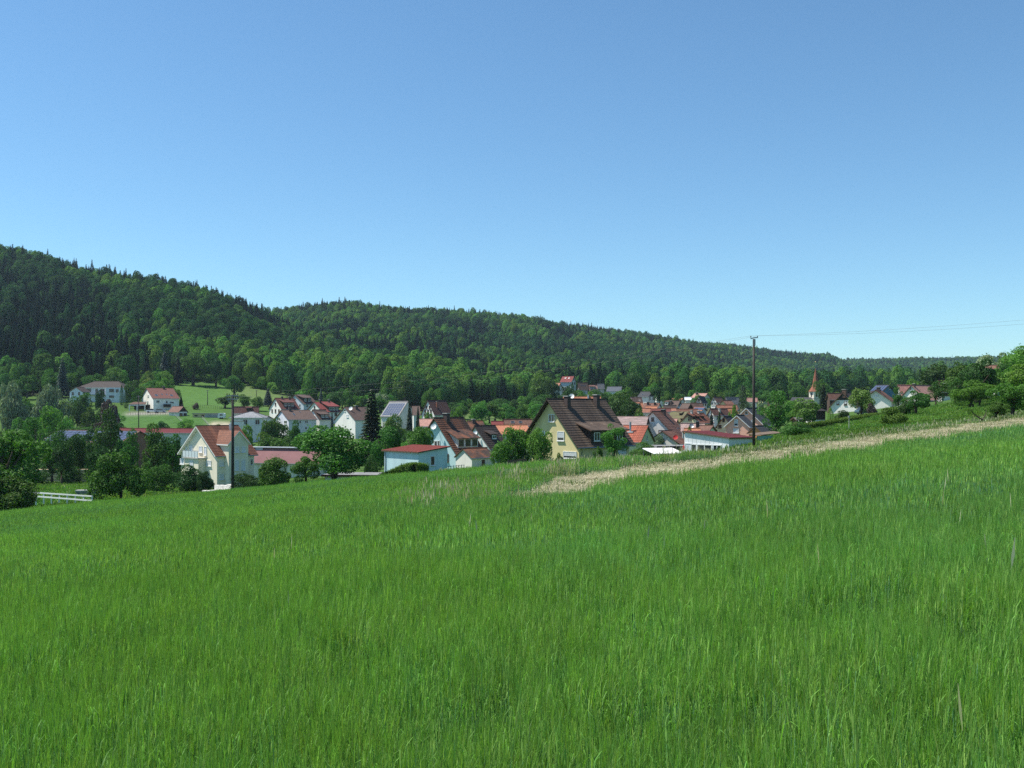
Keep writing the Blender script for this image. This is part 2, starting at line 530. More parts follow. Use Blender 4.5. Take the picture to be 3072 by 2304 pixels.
for t in ts:
    w = float(strip_w(t))
    rows.append([(S0[0] + SD[0] * t + SN[0] * w * k / 12, S0[1] + SD[1] * t + SN[1] * w * k / 12) for k in range(13)])
sv = [(p[0], p[1], gz(*p) + 0.05) for r in rows for p in r]
sf = [(i * 13 + k, i * 13 + k + 1, (i + 1) * 13 + k + 1, (i + 1) * 13 + k) for i in range(len(rows) - 1) for k in range(12)]
sm = bpy.data.meshes.new('straw_strip'); sm.from_pydata(sv, [], [f[::-1] for f in sf]); sm.materials.append(mst)
straw = bpy.data.objects.new('mown_path', sm); COL.objects.link(straw); tag(straw, kind='structure')


# ------------------------------------------------------------------ scatter (only for uncountable stuff)
def scatter(name, pts, rot, scl, idx, protos, label, cat):
    """one object whose geometry nodes put prototype meshes on its points"""
    me = bpy.data.meshes.new(name)
    me.from_pydata([tuple(p) for p in pts], [], [])
    a = me.attributes.new('rot', 'FLOAT_VECTOR', 'POINT'); a.data.foreach_set('vector', np.asarray(rot, float).ravel())
    a = me.attributes.new('scl', 'FLOAT_VECTOR', 'POINT'); a.data.foreach_set('vector', np.asarray(scl, float).ravel())
    a = me.attributes.new('pick', 'INT', 'POINT'); a.data.foreach_set('value', np.asarray(idx, int))
    o = bpy.data.objects.new(name, me); COL.objects.link(o)
    ng = bpy.data.node_groups.new(name + '_nodes', 'GeometryNodeTree')
    ng.interface.new_socket('Geometry', in_out='INPUT', socket_type='NodeSocketGeometry')
    ng.interface.new_socket('Geometry', in_out='OUTPUT', socket_type='NodeSocketGeometry')
    gi = ng.nodes.new('NodeGroupInput'); go = ng.nodes.new('NodeGroupOutput')
    jn = ng.nodes.new('GeometryNodeJoinGeometry')
    def named(t, n):
        q = ng.nodes.new('GeometryNodeInputNamedAttribute'); q.data_type = t; q.inputs['Name'].default_value = n
        return q.outputs['Attribute']
    r_, s_, p_ = named('FLOAT_VECTOR', 'rot'), named('FLOAT_VECTOR', 'scl'), named('INT', 'pick')
    for k, pr in enumerate(protos):
        oi = ng.nodes.new('GeometryNodeObjectInfo'); oi.inputs['Object'].default_value = pr; oi.inputs['As Instance'].default_value = True
        cp = ng.nodes.new('FunctionNodeCompare'); cp.data_type = 'INT'; cp.operation = 'EQUAL'
        ng.links.new(p_, cp.inputs['A'] if cp.inputs['A'].type == 'INT' else cp.inputs[2])
        ci = [q for q in cp.inputs if q.name == 'B' and q.type == 'INT'][0]; ci.default_value = k
        cA = [q for q in cp.inputs if q.name == 'A' and q.type == 'INT'][0]; ng.links.new(p_, cA)
        ip = ng.nodes.new('GeometryNodeInstanceOnPoints')
        ng.links.new(gi.outputs[0], ip.inputs['Points']); ng.links.new(cp.outputs[0], ip.inputs['Selection'])
        ng.links.new(oi.outputs['Geometry'], ip.inputs['Instance'])
        ng.links.new(r_, ip.inputs['Rotation']); ng.links.new(s_, ip.inputs['Scale'])
        ng.links.new(ip.outputs[0], jn.inputs[0])
    ng.links.new(jn.outputs[0], go.inputs[0])
    md = o.modifiers.new('scatter', 'NODES'); md.node_group = ng
    tag(o, label, cat, kind='stuff')
    return o


def proto(name, me):
    return bpy.data.objects.new(name, me)


def npmesh(name, verts, quads=None, tris=None, mats=(), qmi=None, tmi=None):
    me = bpy.data.meshes.new(name)
    nq = 0 if quads is None else len(quads); nt_ = 0 if tris is None else len(tris)
    me.vertices.add(len(verts)); me.vertices.foreach_set('co', np.asarray(verts, np.float32).ravel())
    loops = np.concatenate([np.asarray(a, np.int32).ravel() for a in (quads, tris) if a is not None and len(a)])
    me.loops.add(len(loops)); me.loops.foreach_set('vertex_index', loops)
    st = np.concatenate([np.arange(nq) * 4, nq * 4 + np.arange(nt_) * 3]).astype(np.int32)
    me.polygons.add(nq + nt_); me.polygons.foreach_set('loop_start', st)
    for m in mats: me.materials.append(m)
    if qmi is not None or tmi is not None:
        mi = np.concatenate([np.asarray(qmi if qmi is not None else np.zeros(nq)), np.asarray(tmi if tmi is not None else np.zeros(nt_))]).astype(np.int32)
        me.polygons.foreach_set('material_index', mi)
    me.update(calc_edges=True)
    return me

# ------------------------------------------------------------------ foliage
L_mid = leafmat('leaves_mid_green', (0.068, 0.152, 0.03), 0.3)
L_dark = leafmat('leaves_dark_green', (0.043, 0.1, 0.026), 0.26)
L_bright = leafmat('leaves_fresh_green', (0.1, 0.215, 0.036), 0.33)
L_olive = leafmat('leaves_yellowish_green', (0.115, 0.18, 0.042), 0.3)
L_silver = leafmat('leaves_silvery_green', (0.17, 0.25, 0.13), 0.25, 0.3, 0.03, (1.1, 1.1, 0.7))
L_spruce = leafmat('needles_dark_green', (0.022, 0.048, 0.018), 0.1, 0.35, 0.04)
L_blue = leafmat('needles_blue_green', (0.06, 0.1, 0.085), 0.1, 0.3, 0.05, (1, 1, 1))
L_purple = leafmat('leaves_purple_brown', (0.06, 0.035, 0.032), 0.25, 0.35, 0.06, (1.2, 0.8, 0.7))
L_hedge = leafmat('hedge_leaves', (0.075, 0.14, 0.022), 0.3)
L_cream = leafmat('cream_blossom', (0.5, 0.5, 0.28), 0.3, 0.2, 0.02, (1, 1, 0.8))
LEAF = dict(mid=L_mid, dark=L_dark, bright=L_bright, olive=L_olive, silver=L_silver, spruce=L_spruce, blue=L_blue, purple=L_purple, hedge=L_hedge)


HN = dict(dome=2.5, domet=3.3, domeb=1.7, round=2.3, tall=3.2, bush=1.55, fruit=2.1, willow=2.1, spruce=5.0, pine=4.2, cypress=5.0)


def unit(a):
    return a / np.maximum(np.linalg.norm(a, axis=-1, keepdims=True), 1e-6)


def leaf_quads(p, nrm, size, rng, asp=0.55, along=None):
    """four-cornered leaf sprays at p; returns verts and quads"""
    n = len(p)
    r = unit(rng.normal(size=(n, 3)))
    nn = unit(nrm + 0.9 * r)
    t = unit(np.cross(nn, rng.normal(size=(n, 3)))) if along is None else unit(along)
    bvec = unit(np.cross(nn, t))
    s = size * rng.uniform(0.6, 1.35, n)[:, None]
    w = s * asp
    v = np.stack([p - t * s * .5, p + bvec * w * .5 + t * s * .05, p + t * s * .5, p - bvec * w * .5 + t * s * .05], 1)
    return v.reshape(-1, 3), np.arange(4 * n).reshape(n, 4)


def crown_mesh(kind, n, leaf, seed, mat):
    rng = np.random.default_rng(seed)
    if kind.startswith('dome'):            # closed forest crown: a lumpy dome, leaves mostly in its skin
        H = HN[kind]; nl = 26
        ld = unit(rng.normal(size=(nl, 3)) + np.array([0, 0, .5]))
        dd = unit(rng.normal(size=(n, 3)) + np.array([0, 0, .35]))
        dot = dd @ ld.T
        lump = (np.clip((dot - .84) / .16, 0, 1) ** .6 * rng.uniform(.14, .5, nl)).max(1)
        r = (.62 + lump) * rng.uniform(.86, 1.03, n)
        hz = H * .5
        p = dd * r[:, None] * np.array([1, 1, hz * .95]); p[:, 2] += H * .52
        p[:, 2] = np.maximum(p[:, 2], .05)
        k = dot.argmax(1)
        nn = unit(dd + .7 * ld[k] * 0 + (dd - ld[k] * .75) * .8)
        v, q = leaf_quads(p, nn * 1.7, leaf, rng, .7)
        return npmesh('crown', v, quads=q, mats=[mat])
    if kind in ('round', 'tall', 'bush', 'fruit', 'willow'):
        prm = dict(round=(0.45, 2.3, 24, .36, 1.), tall=(0.35, 3.2, 30, .36, 1.), bush=(-0.1, 1.55, 22, .36, 1.), fruit=(0.62, 2.1, 18, .34, 1.), willow=(0.15, 2.1, 36, .3, 1.))[kind]
        zb, zt, nc, cr, _ = prm
        hz = (zt - zb) / 2; zc = (zt + zb) / 2
        d = unit(rng.normal(size=(nc, 3)))
        rad = rng.uniform(0.4, 0.98, nc)[:, None]
        c = d * rad * np.array([0.86, 0.86, hz * .9])
        if kind in ('round', 'tall', 'fruit', 'willow'):
            k = np.clip((c[:, 2] / hz + 1) / 2, 0, 1)
            c[:, :2] *= (1.12 - 0.42 * k ** 1.6)[:, None]           # broader below, domed above
        if kind == 'bush': c[:, :2] *= (1.15 - 0.35 * np.clip((c[:, 2] / hz + 1) / 2, 0, 1))[:, None]
        far_ = rng.uniform(0, 1, nc) < .16
        c[far_] *= rng.uniform(1.08, 1.28, far_.sum())[:, None]       # some limbs reach out of the outline
        c[:, :2] += rng.normal(0, .07, 2)
        c[:, 2] += zc
        crs = cr * rng.uniform(0.55, 1.35, nc)
        w = crs ** 2; w /= w.sum()
        k = rng.choice(nc, n, p=w)
        dd = unit(rng.normal(size=(n, 3)) + np.array([0, 0, 0.25]) + 0.35 * d[k])
        rr = crs[k] * rng.uniform(0.6, 1.08, n) ** 0.5
        p = c[k] + dd * rr[:, None] * np.array([1.0, 1.0, 0.85])
        al = None
        if kind == 'willow':
            p[:, 2] -= rng.uniform(0, .25, n) * np.linalg.norm(p[:, :2], axis=1)
            al = dd * 0.6 + np.array([0, 0, -1.0]) + .3 * rng.normal(size=(n, 3))
        p[:, 2] = np.maximum(p[:, 2], 0.02)
        # a few sprays standing out of the outline
        m = n // 25
        p[:m] += dd[:m] * rng.uniform(0.05, 0.2, m)[:, None]
        v, q = leaf_quads(p, dd, leaf, rng, along=al)
    elif kind == 'spruce':
        H = 5.0
        z = 0.25 + (H - 0.25) * (1 - np.sqrt(rng.uniform(0, 1, n)) ** 1.0)
        nl = 24
        lay = np.floor(z / H * nl + np.sin(np.floor(z / H * nl) * 3.3) * .2) + rng.uniform(0, 1, n) * 0.75
        ang = rng.uniform(0, 2 * math.pi, n)
        bump = 0.82 + 0.18 * np.sin(ang * 9 + lay * 2.1) + 0.1 * rng.normal(size=n)
        R = (1 - z / H) ** 0.85 * bump + 0.03
        f = rng.uniform(0.25, 1, n) ** 0.6
        zz = lay / nl * H - f * R * 0.28 + 0.25
        p = np.stack([np.cos(ang) * R * f, np.sin(ang) * R * f, np.clip(zz, .05, H)], 1)
        out = np.stack([np.cos(ang), np.sin(ang), np.full(n, -0.3)], 1)
        v, q = leaf_quads(p, np.array([0, 0, 1.0]) + 0.3 * out, leaf * 1.3, rng, 0.5, along=out + .25 * rng.normal(size=(n, 3)))
    elif kind == 'pine':
        H = 4.2
        nc = 26
        zc = rng.uniform(1.6, H - .2, nc); a = rng.uniform(0, 6.28, nc)
        r = (1 - ((zc - 1.2) / (H - 1.2)) ** 1.5 * .7) * rng.uniform(.2, .75, nc)
        c = np.stack([np.cos(a) * r, np.sin(a) * r, zc], 1)
        k = rng.integers(0, nc, n); dd = unit(rng.normal(size=(n, 3)))
        p = c[k] + dd * .33 * np.array([1, 1, .55])
        v, q = leaf_quads(p, dd, leaf, rng, 0.4)
    else:  # cypress: dense column
        H = 5.0
        z = rng.uniform(0, 1, n) * H
        ang = rng.uniform(0, 2 * math.pi, n)
        R = np.sin(np.clip(z / H, 0.02, 1) ** 0.55 * math.pi) ** 0.6 * (0.85 + .2 * rng.normal(size=n) * .5 + .1 * np.sin(ang * 5 + z * 3))
        p = np.stack([np.cos(ang) * R, np.sin(ang) * R, z], 1)
        out = np.stack([np.cos(ang), np.sin(ang), np.full(n, .4)], 1)
        v, q = leaf_quads(p, out, leaf, rng)
    return npmesh('crown', v, quads=q, mats=[mat])




def trunk_mesh(kind, seed):
    r = random.Random(seed)
    mb = MB()
    H = HN[kind]
    if kind in ('spruce', 'pine', 'cypress'):
        mb.tube([(0, 0, -0.25), (0.01, 0, H * .3), (0, .01, H * .65), (0, 0, H * .95)], [.09, .075, .045, .012], 7)
    else:
        th = dict(round=.75, tall=.85, bush=.3, fruit=.75, willow=.5)[kind]
        b0 = .11 if kind != 'bush' else .06
        lean = (r.uniform(-.06, .06), r.uniform(-.06, .06))
        mb.tube([(0, 0, -0.25), (lean[0] * .3, lean[1] * .3, th * .5), (lean[0], lean[1], th)], [b0 * 1.25, b0 * .95, b0 * .8], 8)
        for k in range(6):
            a = k * 1.05 + r.uniform(-.3, .3); e = r.uniform(.4, .75)
            m = (lean[0] + math.cos(a) * e * .45, lean[1] + math.sin(a) * e * .45, th + (H - th) * r.uniform(.2, .32))
            t = (lean[0] + math.cos(a) * e, lean[1] + math.sin(a) * e, th + (H - th) * r.uniform(.45, .72))
            mb.tube([(lean[0], lean[1], th * .93), m, t], [b0 * .5, b0 * .33, b0 * .1], 5)
        mb.tube([(lean[0], lean[1], th), (lean[0] * .5, 0, th + (H - th) * .4), (0, 0, th + (H - th) * .75)], [b0 * .7, b0 * .4, b0 * .08], 6)
    me = mb.mesh('trunk', M_bark)
    me.polygons.foreach_set('use_smooth', [True] * len(me.polygons))
    return me


_crown, _trunk = {}, {}
def crown_for(kind, lod, var):
    key = (kind, lod, var)
    if key not in _crown:
        n, lf = dict(near=(9500, 0.085), mid=(4200, 0.12), far=(1500, 0.2))[lod]
        if kind == 'bush' and lod == 'near': n, lf = 8000, 0.09
        if kind == 'spruce': n, lf = int(n * 1.8), lf * 1.2
        _crown[key] = crown_mesh(kind, n, lf, hash(kind) % 1 + sum(map(ord, kind)) + var * 17 + n, L_mid)
    return _crown[key]


_tree_no = [0]
def tree(name, label, u, top, D, wpx, kind, leaf, cat='tree', group=None, base=None, lod=None, lean=0.0):
    """a tree at column u, depth D, crown wpx wide, its top at row `top`; stands on the ground"""
    x = (u - 512) / FPX * D
    zb = gz(x, D) if base is None else EYE + (HZ - base) / FPX * D
    if base is not None: zb = min(zb, gz(x, D)) if abs(zb - gz(x, D)) < 1.5 else gz(x, D)
    H = EYE + (HZ - top) / FPX * D - zb
    H = max(H, 0.6)
    R = wpx / 2 / FPX * D
    _tree_no[0] += 1
    i = _tree_no[0]
    lod = lod or ('near' if D < 150 else 'mid')
    e = empty(name, (x, D, zb), (i * 2.399) % 6.28)
    e.scale = (R, R, H / HN[kind])
    if lean: e.rotation_euler = (0, lean, 0)
    tag(e, label, cat, group)
    tk = (kind, i % 3)
    if tk not in _trunk: _trunk[tk] = trunk_mesh(kind, i % 3 + 5)
    t = bpy.data.objects.new('trunk', _trunk[tk]); COL.objects.link(t); t.parent = e
    me = crown_for(kind, lod, i % 3)
    c = bpy.data.objects.new('crown', me); COL.objects.link(c); c.parent = e
    c.material_slots[0].link = 'OBJECT'; c.material_slots[0].material = LEAF[leaf]
    return e


# ------------------------------------------------------------------ the wooded hills: one mass
F_MATS = [
    leafmat('forest_leaves_a', (0.062, 0.14, 0.038), 0.24, 0.3, 0.0),
    leafmat('forest_leaves_b', (0.04, 0.1, 0.036), 0.24, 0.3, 0.0),
    leafmat('forest_leaves_c', (0.1, 0.205, 0.043), 0.27, 0.3, 0.0),
    leafmat('forest_needles', (0.02, 0.046, 0.025), 0.1, 0.3, 0.0),
]
f_pro = []
for k, (kd, m, sd) in enumerate([('dome', 0, 1), ('dome', 0, 2), ('domet', 1, 3), ('dome', 1, 4), ('dome', 2, 5), ('domeb', 2, 6), ('spruce', 3, 7), ('spruce', 3, 8), ('spruce', 3, 9)]):
    f_pro.append(proto('forest_tree', crown_mesh(kd, 1900, 0.15 if kd != 'spruce' else 0.2, sd, F_MATS[m])))
f_kind = ['dome', 'dome', 'domet', 'dome', 'dome', 'domeb', 'spruce', 'spruce', 'spruce']


def vnoise(x, y, s, seed):
    """smooth value noise"""
    r = np.random.default_rng(seed).uniform(0, 1, (64, 64))
    a, b = x / s, y / s
    i, j = np.floor(a).astype(int), np.floor(b).astype(int)
    fa, fb = a - i, b - j
    fa, fb = fa * fa * (3 - 2 * fa), fb * fb * (3 - 2 * fb)
    g = lambda p, q: r[p % 64, q % 64]
    return g(i, j) * (1 - fa) * (1 - fb) + g(i + 1, j) * fa * (1 - fb) + g(i, j + 1) * (1 - fa) * fb + g(i + 1, j + 1) * fa * fb


pts = []
D = 330.0
while D < 3000:
    sp = 5.9 + 0.002 * max(0, D - 500)
    us = np.arange(-190, 1215, sp / D * FPX)
    us = us + NR.uniform(-.5, .5, len(us)) * sp / D * FPX
    ds = D + NR.uniform(-.5, .5, len(us)) * sp
    pts.append(np.stack([us, ds], 1))
    D += sp
fp = np.concatenate(pts)
fu, fd = fp[:, 0], fp[:, 1]
fx = (fu - 512) / FPX * fd
edge = np.interp(fu, FOREST_U, FOREST_D) + 22 * (vnoise(fx, fd, 18, 3) - .5)
keep = fd > edge
fu, fd, fx, edge = fu[keep], fd[keep], fx[keep], edge[keep]
fz = height(fx, fd)
# drop the trees that stand far behind a ridge: nothing of them shows, also from a step aside
fv = HZ - (fz + 22 - EYE) / fd * FPX
ub = np.clip(((fu + 200) / 10).astype(int), 0, 150)
o = np.argsort(fd)
best = np.full(160, 1e9); vis = np.zeros(len(fu), bool)
for i in o:
    bnum = ub[i]
    if fv[i] < best[bnum] + 14: vis[i] = True
    best[bnum] = min(best[bnum], fv[i] + 8)
fu, fd, fx, fz, edge = fu[vis], fd[vis], fx[vis], fz[vis], edge[vis]
n1 = vnoise(fx, fd, 55, 21); n2 = vnoise(fx, fd, 28, 22); n3 = vnoise(fx + 500, fd, 90, 23)
con = np.clip((n1 - .43) * 3.2, 0, 1) * .88
def boost(u0, u1, d0, d1, k):
    m = (fu > u0) & (fu < u1) & (fd > d0) & (fd < d1)
    con[m] = np.maximum(con[m], k) if k > 0 else con[m] * 0.1
boost(-200, 118, 490, 650, .93); boost(88, 150, 500, 600, .85); boost(60, 290, 840, 960, .8); boost(-200, 60, 640, 720, .5)
boost(355, 470, 430, 680, -1); boost(150, 360, 430, 620, -1); boost(380, 460, 760, 1000, .6); boost(300, 350, 1300, 1450, .8)
boost(560, 620, 1350, 1800, .6); boost(700, 900, 480, 640, -1); boost(110, 330, 640, 800, -1)
rr = NR.uniform(0, 1, len(fu))
isc = rr < con
lightp = np.clip((n2 - .45) * 1.6 + (n3 - .5) * .8 + (np.abs(fu - 415) < 55) * (fd < 640) * .45 + (np.abs(fu - 640) < 60) * (fd < 1100) * .1, 0, .85)
rl = NR.uniform(0, 1, len(fu))
stand = vnoise(fx + 900, fd, 75, 41)
base_ = np.where(stand < .4, 2 + NR.integers(0, 2, len(fu)), np.where(stand < .6, NR.integers(0, 4, len(fu)), NR.integers(0, 2, len(fu))))
lightp = np.clip(lightp + .35 * (stand > .66) + .3 * ((fu > 150) & (fu < 360) & (fd < 600)), 0, .9)
pick = np.where(isc, 6 + NR.integers(0, 3, len(fu)), np.where(rl < lightp, 4, base_))
front = (fd - edge < 16)
sm_ = NR.uniform(0, 1, len(fu))
pick = np.where(front & ~isc & (sm_ < .5), 5, pick)
Rr = np.where(isc, NR.uniform(2.2, 3.6, len(fu)), 2.6 + 3.6 * NR.uniform(0, 1, len(fu)) ** 1.7)
Hh = np.where(isc, NR.uniform(11, 19, len(fu)), 6.5 + Rr * 1.4 + NR.uniform(0, 4.5, len(fu)))
Hh = np.where(NR.uniform(0, 1, len(fu)) < .12, Hh * 1.2, Hh)
Hh = np.where(isc & (fd > 840) & (fd < 960) & (fu > 60) & (fu < 290), Hh + 1, Hh)
Hh = np.where(pick == 5, NR.uniform(4, 9, len(fu)), Hh)
Rr = np.where(pick == 5, NR.uniform(2.5, 4.5, len(fu)), Rr)
hn = np.array([HN[k] for k in f_kind])[pick]
sc_ = np.stack([Rr, Rr, Hh / hn], 1)
ro = np.stack([np.zeros(len(fu)), np.zeros(len(fu)), NR.uniform(0, 6.28, len(fu))], 1)
scatter('forest', np.stack([fx, fd, fz - .8], 1), ro, sc_, pick, f_pro, 'dense mixed forest covering the hills behind the village', 'forest')
print('forest trees', len(fu))

# ------------------------------------------------------------------ the barley field
C_stem = leafmat('barley_stem', (0.16, 0.32, 0.15), 0.25, 0.5, 0.02, (1.0, 1.15, 0.7), 0.15, inst=(0.93, 1.08), col2=(0.16, 0.3, 0.24))
C_leaf = leafmat('barley_leaf', (0.13, 0.295, 0.05), 0.4, 0.5, 0.02, (1.05, 1.3, 0.4), 0.18, inst=(0.93, 1.08), col2=(0.088, 0.25, 0.105))
C_ear = leafmat('barley_ear', (0.26, 0.42, 0.1), 0.35, 0.5, 0.01, (1.1, 1.15, 0.5), 0.1, inst=(0.93, 1.08))
C_awn = leafmat('barley_awn', (0.18, 0.35, 0.07), 0.42, 0.35, 0.01, (1.05, 1.2, 0.5), 0.15, inst=(0.93, 1.08), col2=(0.15, 0.32, 0.1))
C_dry = leafmat('dry_grass', (0.48, 0.47, 0.3), 0.4, 0.3, 0.01, (1.1, 1.05, 0.7))
C_weed = leafmat('rough_grass', (0.125, 0.215, 0.06), 0.35, 0.4, 0.01, (1.2, 1.2, 0.5), 0.25)
C_straw = leafmat('cut_straw', (0.45, 0.425, 0.3), 0.2, 0.3, 0.01, (1.1, 1, .7), 0.15)
C_meadow = leafmat('meadow_grass', (0.105, 0.205, 0.042), 0.38, 0.35, 0.01, (1.2, 1.25, 0.4), 0.2)


class Strips:
    def __init__(s): s.v, s.q, s.t, s.qm, s.tm = [], [], [], [], []
    def strip(s, pts, wid, side, mi):
        i = len(s.v); n = len(pts)
        for p, w in zip(pts, wid):
            s.v.append((p[0] - side[0] * w, p[1] - side[1] * w, p[2])); s.v.append((p[0] + side[0] * w, p[1] + side[1] * w, p[2]))
        for k in range(n - 1):
            s.q.append((i + 2 * k, i + 2 * k + 1, i + 2 * k + 3, i + 2 * k + 2)); s.qm.append(mi)
    def tri(s, a, b, c, mi):
        i = len(s.v); s.v += [a, b, c]; s.t.append((i, i + 1, i + 2)); s.tm.append(mi)
    def mesh(s, name, mats):
        return npmesh(name, s.v, s.q or None, s.t or None, mats, s.qm, s.tm)


def crop_patch(size, n, wk, seed, detail=2, h0=0.45, mats=None):
    r = random.Random(seed)
    S = Strips()
    for _ in range(n):
        x, y = r.uniform(-.5, .5) * size, r.uniform(-.5, .5) * size
        h = h0 * r.gauss(1, 0.12)
        la, lm = r.uniform(0, 6.28), abs(r.gauss(0.0, .045)) * h
        lx, ly = math.cos(la) * lm, math.sin(la) * lm
        a = r.uniform(0, math.pi); sd = (math.cos(a), math.sin(a))
        w = 0.0017 * wk
        S.strip([(x, y, 0.0), (x + lx * .35, y + ly * .35, h * .55), (x + lx, y + ly, h)], [w, w, w * .7], sd, 0)
        for k in range(3 if detail == 2 else 2):
            f = r.uniform(.25, .92); b = r.uniform(0, 6.28); L = r.uniform(.08, .2)
            d = (math.cos(b) * .6, math.sin(b) * .6); up = r.uniform(.95, 1.5)
            p0 = (x + lx * f, y + ly * f, h * f)
            p1 = (p0[0] + d[0] * L * .28, p0[1] + d[1] * L * .28, p0[2] + L * .55 * up)
            p2 = (p0[0] + d[0] * L * .6, p0[1] + d[1] * L * .6, p0[2] + L * (.75 * up - .12))
            p3 = (p0[0] + d[0] * L * .95, p0[1] + d[1] * L * .95, p0[2] + L * (.62 * up - .45 * r.random()))
            ww = r.uniform(.0018, .0036) * wk
            s2 = (-d[1], d[0])
            S.strip([p0, p1, p2, p3] if detail == 2 else [p0, p1, p3], ([ww * .7, ww, ww * .8, ww * .1] if detail == 2 else [ww * .7, ww, ww * .15]), s2, 1)
        # ear with awns
        el = r.uniform(.06, .09); t = (x + lx, y + ly, h); bend = r.uniform(-.012, .02)
        e1 = (t[0] + bend * .4, t[1], t[2] + el * .5); e2 = (t[0] + bend, t[1], t[2] + el)
        S.strip([t, e1, e2], [w * .8, 0.0034 * wk, w * .7], sd, 2)
        for k in range(4 if detail == 2 else 2):
            b = r.uniform(0, 6.28); q = r.uniform(.01, .045)
            tip = (e2[0] + math.cos(b) * q + bend * .8, e2[1] + math.sin(b) * q, e2[2] + r.uniform(.06, .12))
            m = (t[0] + (e2[0] - t[0]) * r.random(), t[1], t[2] + el * r.uniform(.2, .95))
            aw = 0.0011 * wk
            S.tri((m[0] - aw * sd[0], m[1] - aw * sd[1], m[2]), (m[0] + aw * sd[0], m[1] + aw * sd[1], m[2]), tip, 3)
    return S.mesh('crop_patch', mats or [C_stem, C_leaf, C_ear, C_awn])


def grass_patch(size, n, h0, wk, seed, mats, dry=0.0, heads=0.0):
    r = random.Random(seed); S = Strips()
    for _ in range(n):
        x, y = r.gauss(0, .3) * size, r.gauss(0, .3) * size
        h = h0 * r.uniform(.5, 1.25); a = r.uniform(0, 6.28); b = h * r.uniform(.05, .5)
        d = (math.cos(a), math.sin(a)); s2 = (-d[1], d[0]); w = r.uniform(.003, .006) * wk
        mi = 1 if r.random() < dry else 0
        p = [(x, y, 0), (x + d[0] * b * .25, y + d[1] * b * .25, h * .5), (x + d[0] * b * .6, y + d[1] * b * .6, h * .82), (x + d[0] * b, y + d[1] * b, h * .98)]
        S.strip(p, [w, w, w * .7, w * .1], s2, mi)
        if r.random() < heads:
            t = p[3]
            S.strip([(t[0], t[1], t[2] - .06), (t[0] + .01, t[1], t[2] + .02), (t[0] + .02, t[1], t[2] + .12)], [w * .5, w * 2.2, w * .3], s2, 1)
    return S.mesh('grass_patch', mats)


def straw_patch(size, n, seed):
    r = random.Random(seed); S = Strips()
    for _ in range(n):
        x, y = r.uniform(-.5, .5) * size, r.uniform(-.5, .5) * size
        L = r.uniform(.2, .6); a = r.gauss(.7, .8); d = (math.cos(a) * L, math.sin(a) * L)
        z = abs(r.gauss(.02, .025)); z2 = max(.01, z + r.gauss(0, .03)); w = r.uniform(.004, .009)
        S.strip([(x, y, z), (x + d[0] * .5, y + d[1] * .5, max(z, z2) + .02), (x + d[0], y + d[1], z2)], [w, w, w * .7], (-math.sin(a), math.cos(a)), 0)
    return S.mesh('straw_patch', [C_straw])


def fan_points(d0, d1, sp, umin=-60, umax=1084, growth=0.0):
    out = []; D = d0
    while D < d1:
        s = sp
        Dp = max(D, 0.0)
        x0, x1 = (umin - 512) / FPX * Dp - 10.0, (umax - 512) / FPX * Dp + 10.0
        xs = np.arange(x0, x1, s); xs = xs + NR.uniform(-.5, .5, len(xs)) * s
        out.append(np.stack([xs, D + NR.uniform(-.5, .5, len(xs)) * s], 1)); D += s
    return np.concatenate(out)


def lay(name, p, protos, label, cat, s0=.85, s1=1.15, lift=0.0, tilt=0.0):
    n = len(p)
    z = height(p[:, 0], p[:, 1])
    rot = np.stack([NR.normal(0, .012 + tilt, n), NR.normal(0, .012 + tilt, n), NR.uniform(0, 6.28, n)], 1)
    hh = .92 + .16 * vnoise(p[:, 0] + 300, p[:, 1], 5, 8) if len(p) else 1
    s = NR.uniform(s0, s1, n); sc = np.stack([s, s, s * hh], 1)
    scatter(name, np.stack([p[:, 0], p[:, 1], z + lift], 1), rot, sc, NR.integers(0, len(protos), n), protos, label, cat)
    print(name, n)


def crop_ok(p):
    x, y = p[:, 0], p[:, 1]
    u = 512 + FPX * x / np.maximum(y, 2)
    t, n = strip_tn(x, y)
    beyond = (n > strip_w(t)) & (t > 27)
    return (y < field_edge(u)) & ~in_strip(x, y) & ~beyond


cp_near = [proto('crop', crop_patch(0.5, 170, 1.0, 40 + k)) for k in range(7)]
cp_mid = [proto('crop', crop_patch(1.0, 260, 1.9, 60 + k, 1)) for k in range(5)]
cp_far = [proto('crop', crop_patch(2.2, 420, 4.0, 80 + k, 1)) for k in range(4)]
p = fan_points(-5, 12, .36); p = p[(p[:, 1] > 1.7) | (np.hypot(p[:, 0], p[:, 1]) > 1.9)]; lay('barley_stand', p[crop_ok(p)], cp_near, 'green barley standing close to the viewer', 'barley')
p = fan_points(12, 32, .72); lay('barley_field', p[crop_ok(p)], cp_mid, 'green barley field sloping up to the mown straw strip', 'barley')
p = fan_points(32, 118, 1.55, -120, 1120); lay('barley_slope', p[crop_ok(p)], cp_far, 'smooth green field running down to the village edge', 'barley', .85, 1.0)

# straw on the mown strip
p = fan_points(24, 112, 1.0, 380, 1140)
t_, n_ = strip_tn(p[:, 0], p[:, 1])
p1 = p[in_strip(p[:, 0], p[:, 1]) & (n_ < strip_w(t_) - .4)]
lay('cut_straw', p1, [proto('straw', straw_patch(1.5, 75, k)) for k in range(4)], 'pale cut straw lying on the mown strip', 'straw', lift=.05)
t1_, n1_ = strip_tn(p1[:, 0], p1[:, 1])
k_ = (NR.uniform(0, 1, len(p1)) < .12 + .7 * (vnoise(p1[:, 0], p1[:, 1], 4, 31) > .62) + .5 * ((n1_ > strip_w(t1_) - 2.5) | (n1_ < 2)))
lay('stubble_grass', p1[k_], [proto('stub', grass_patch(.8, 45, .2, 2.0, 70 + k, [C_weed, C_dry], .4)) for k in range(3)], 'short green regrowth between the straw', 'grass')

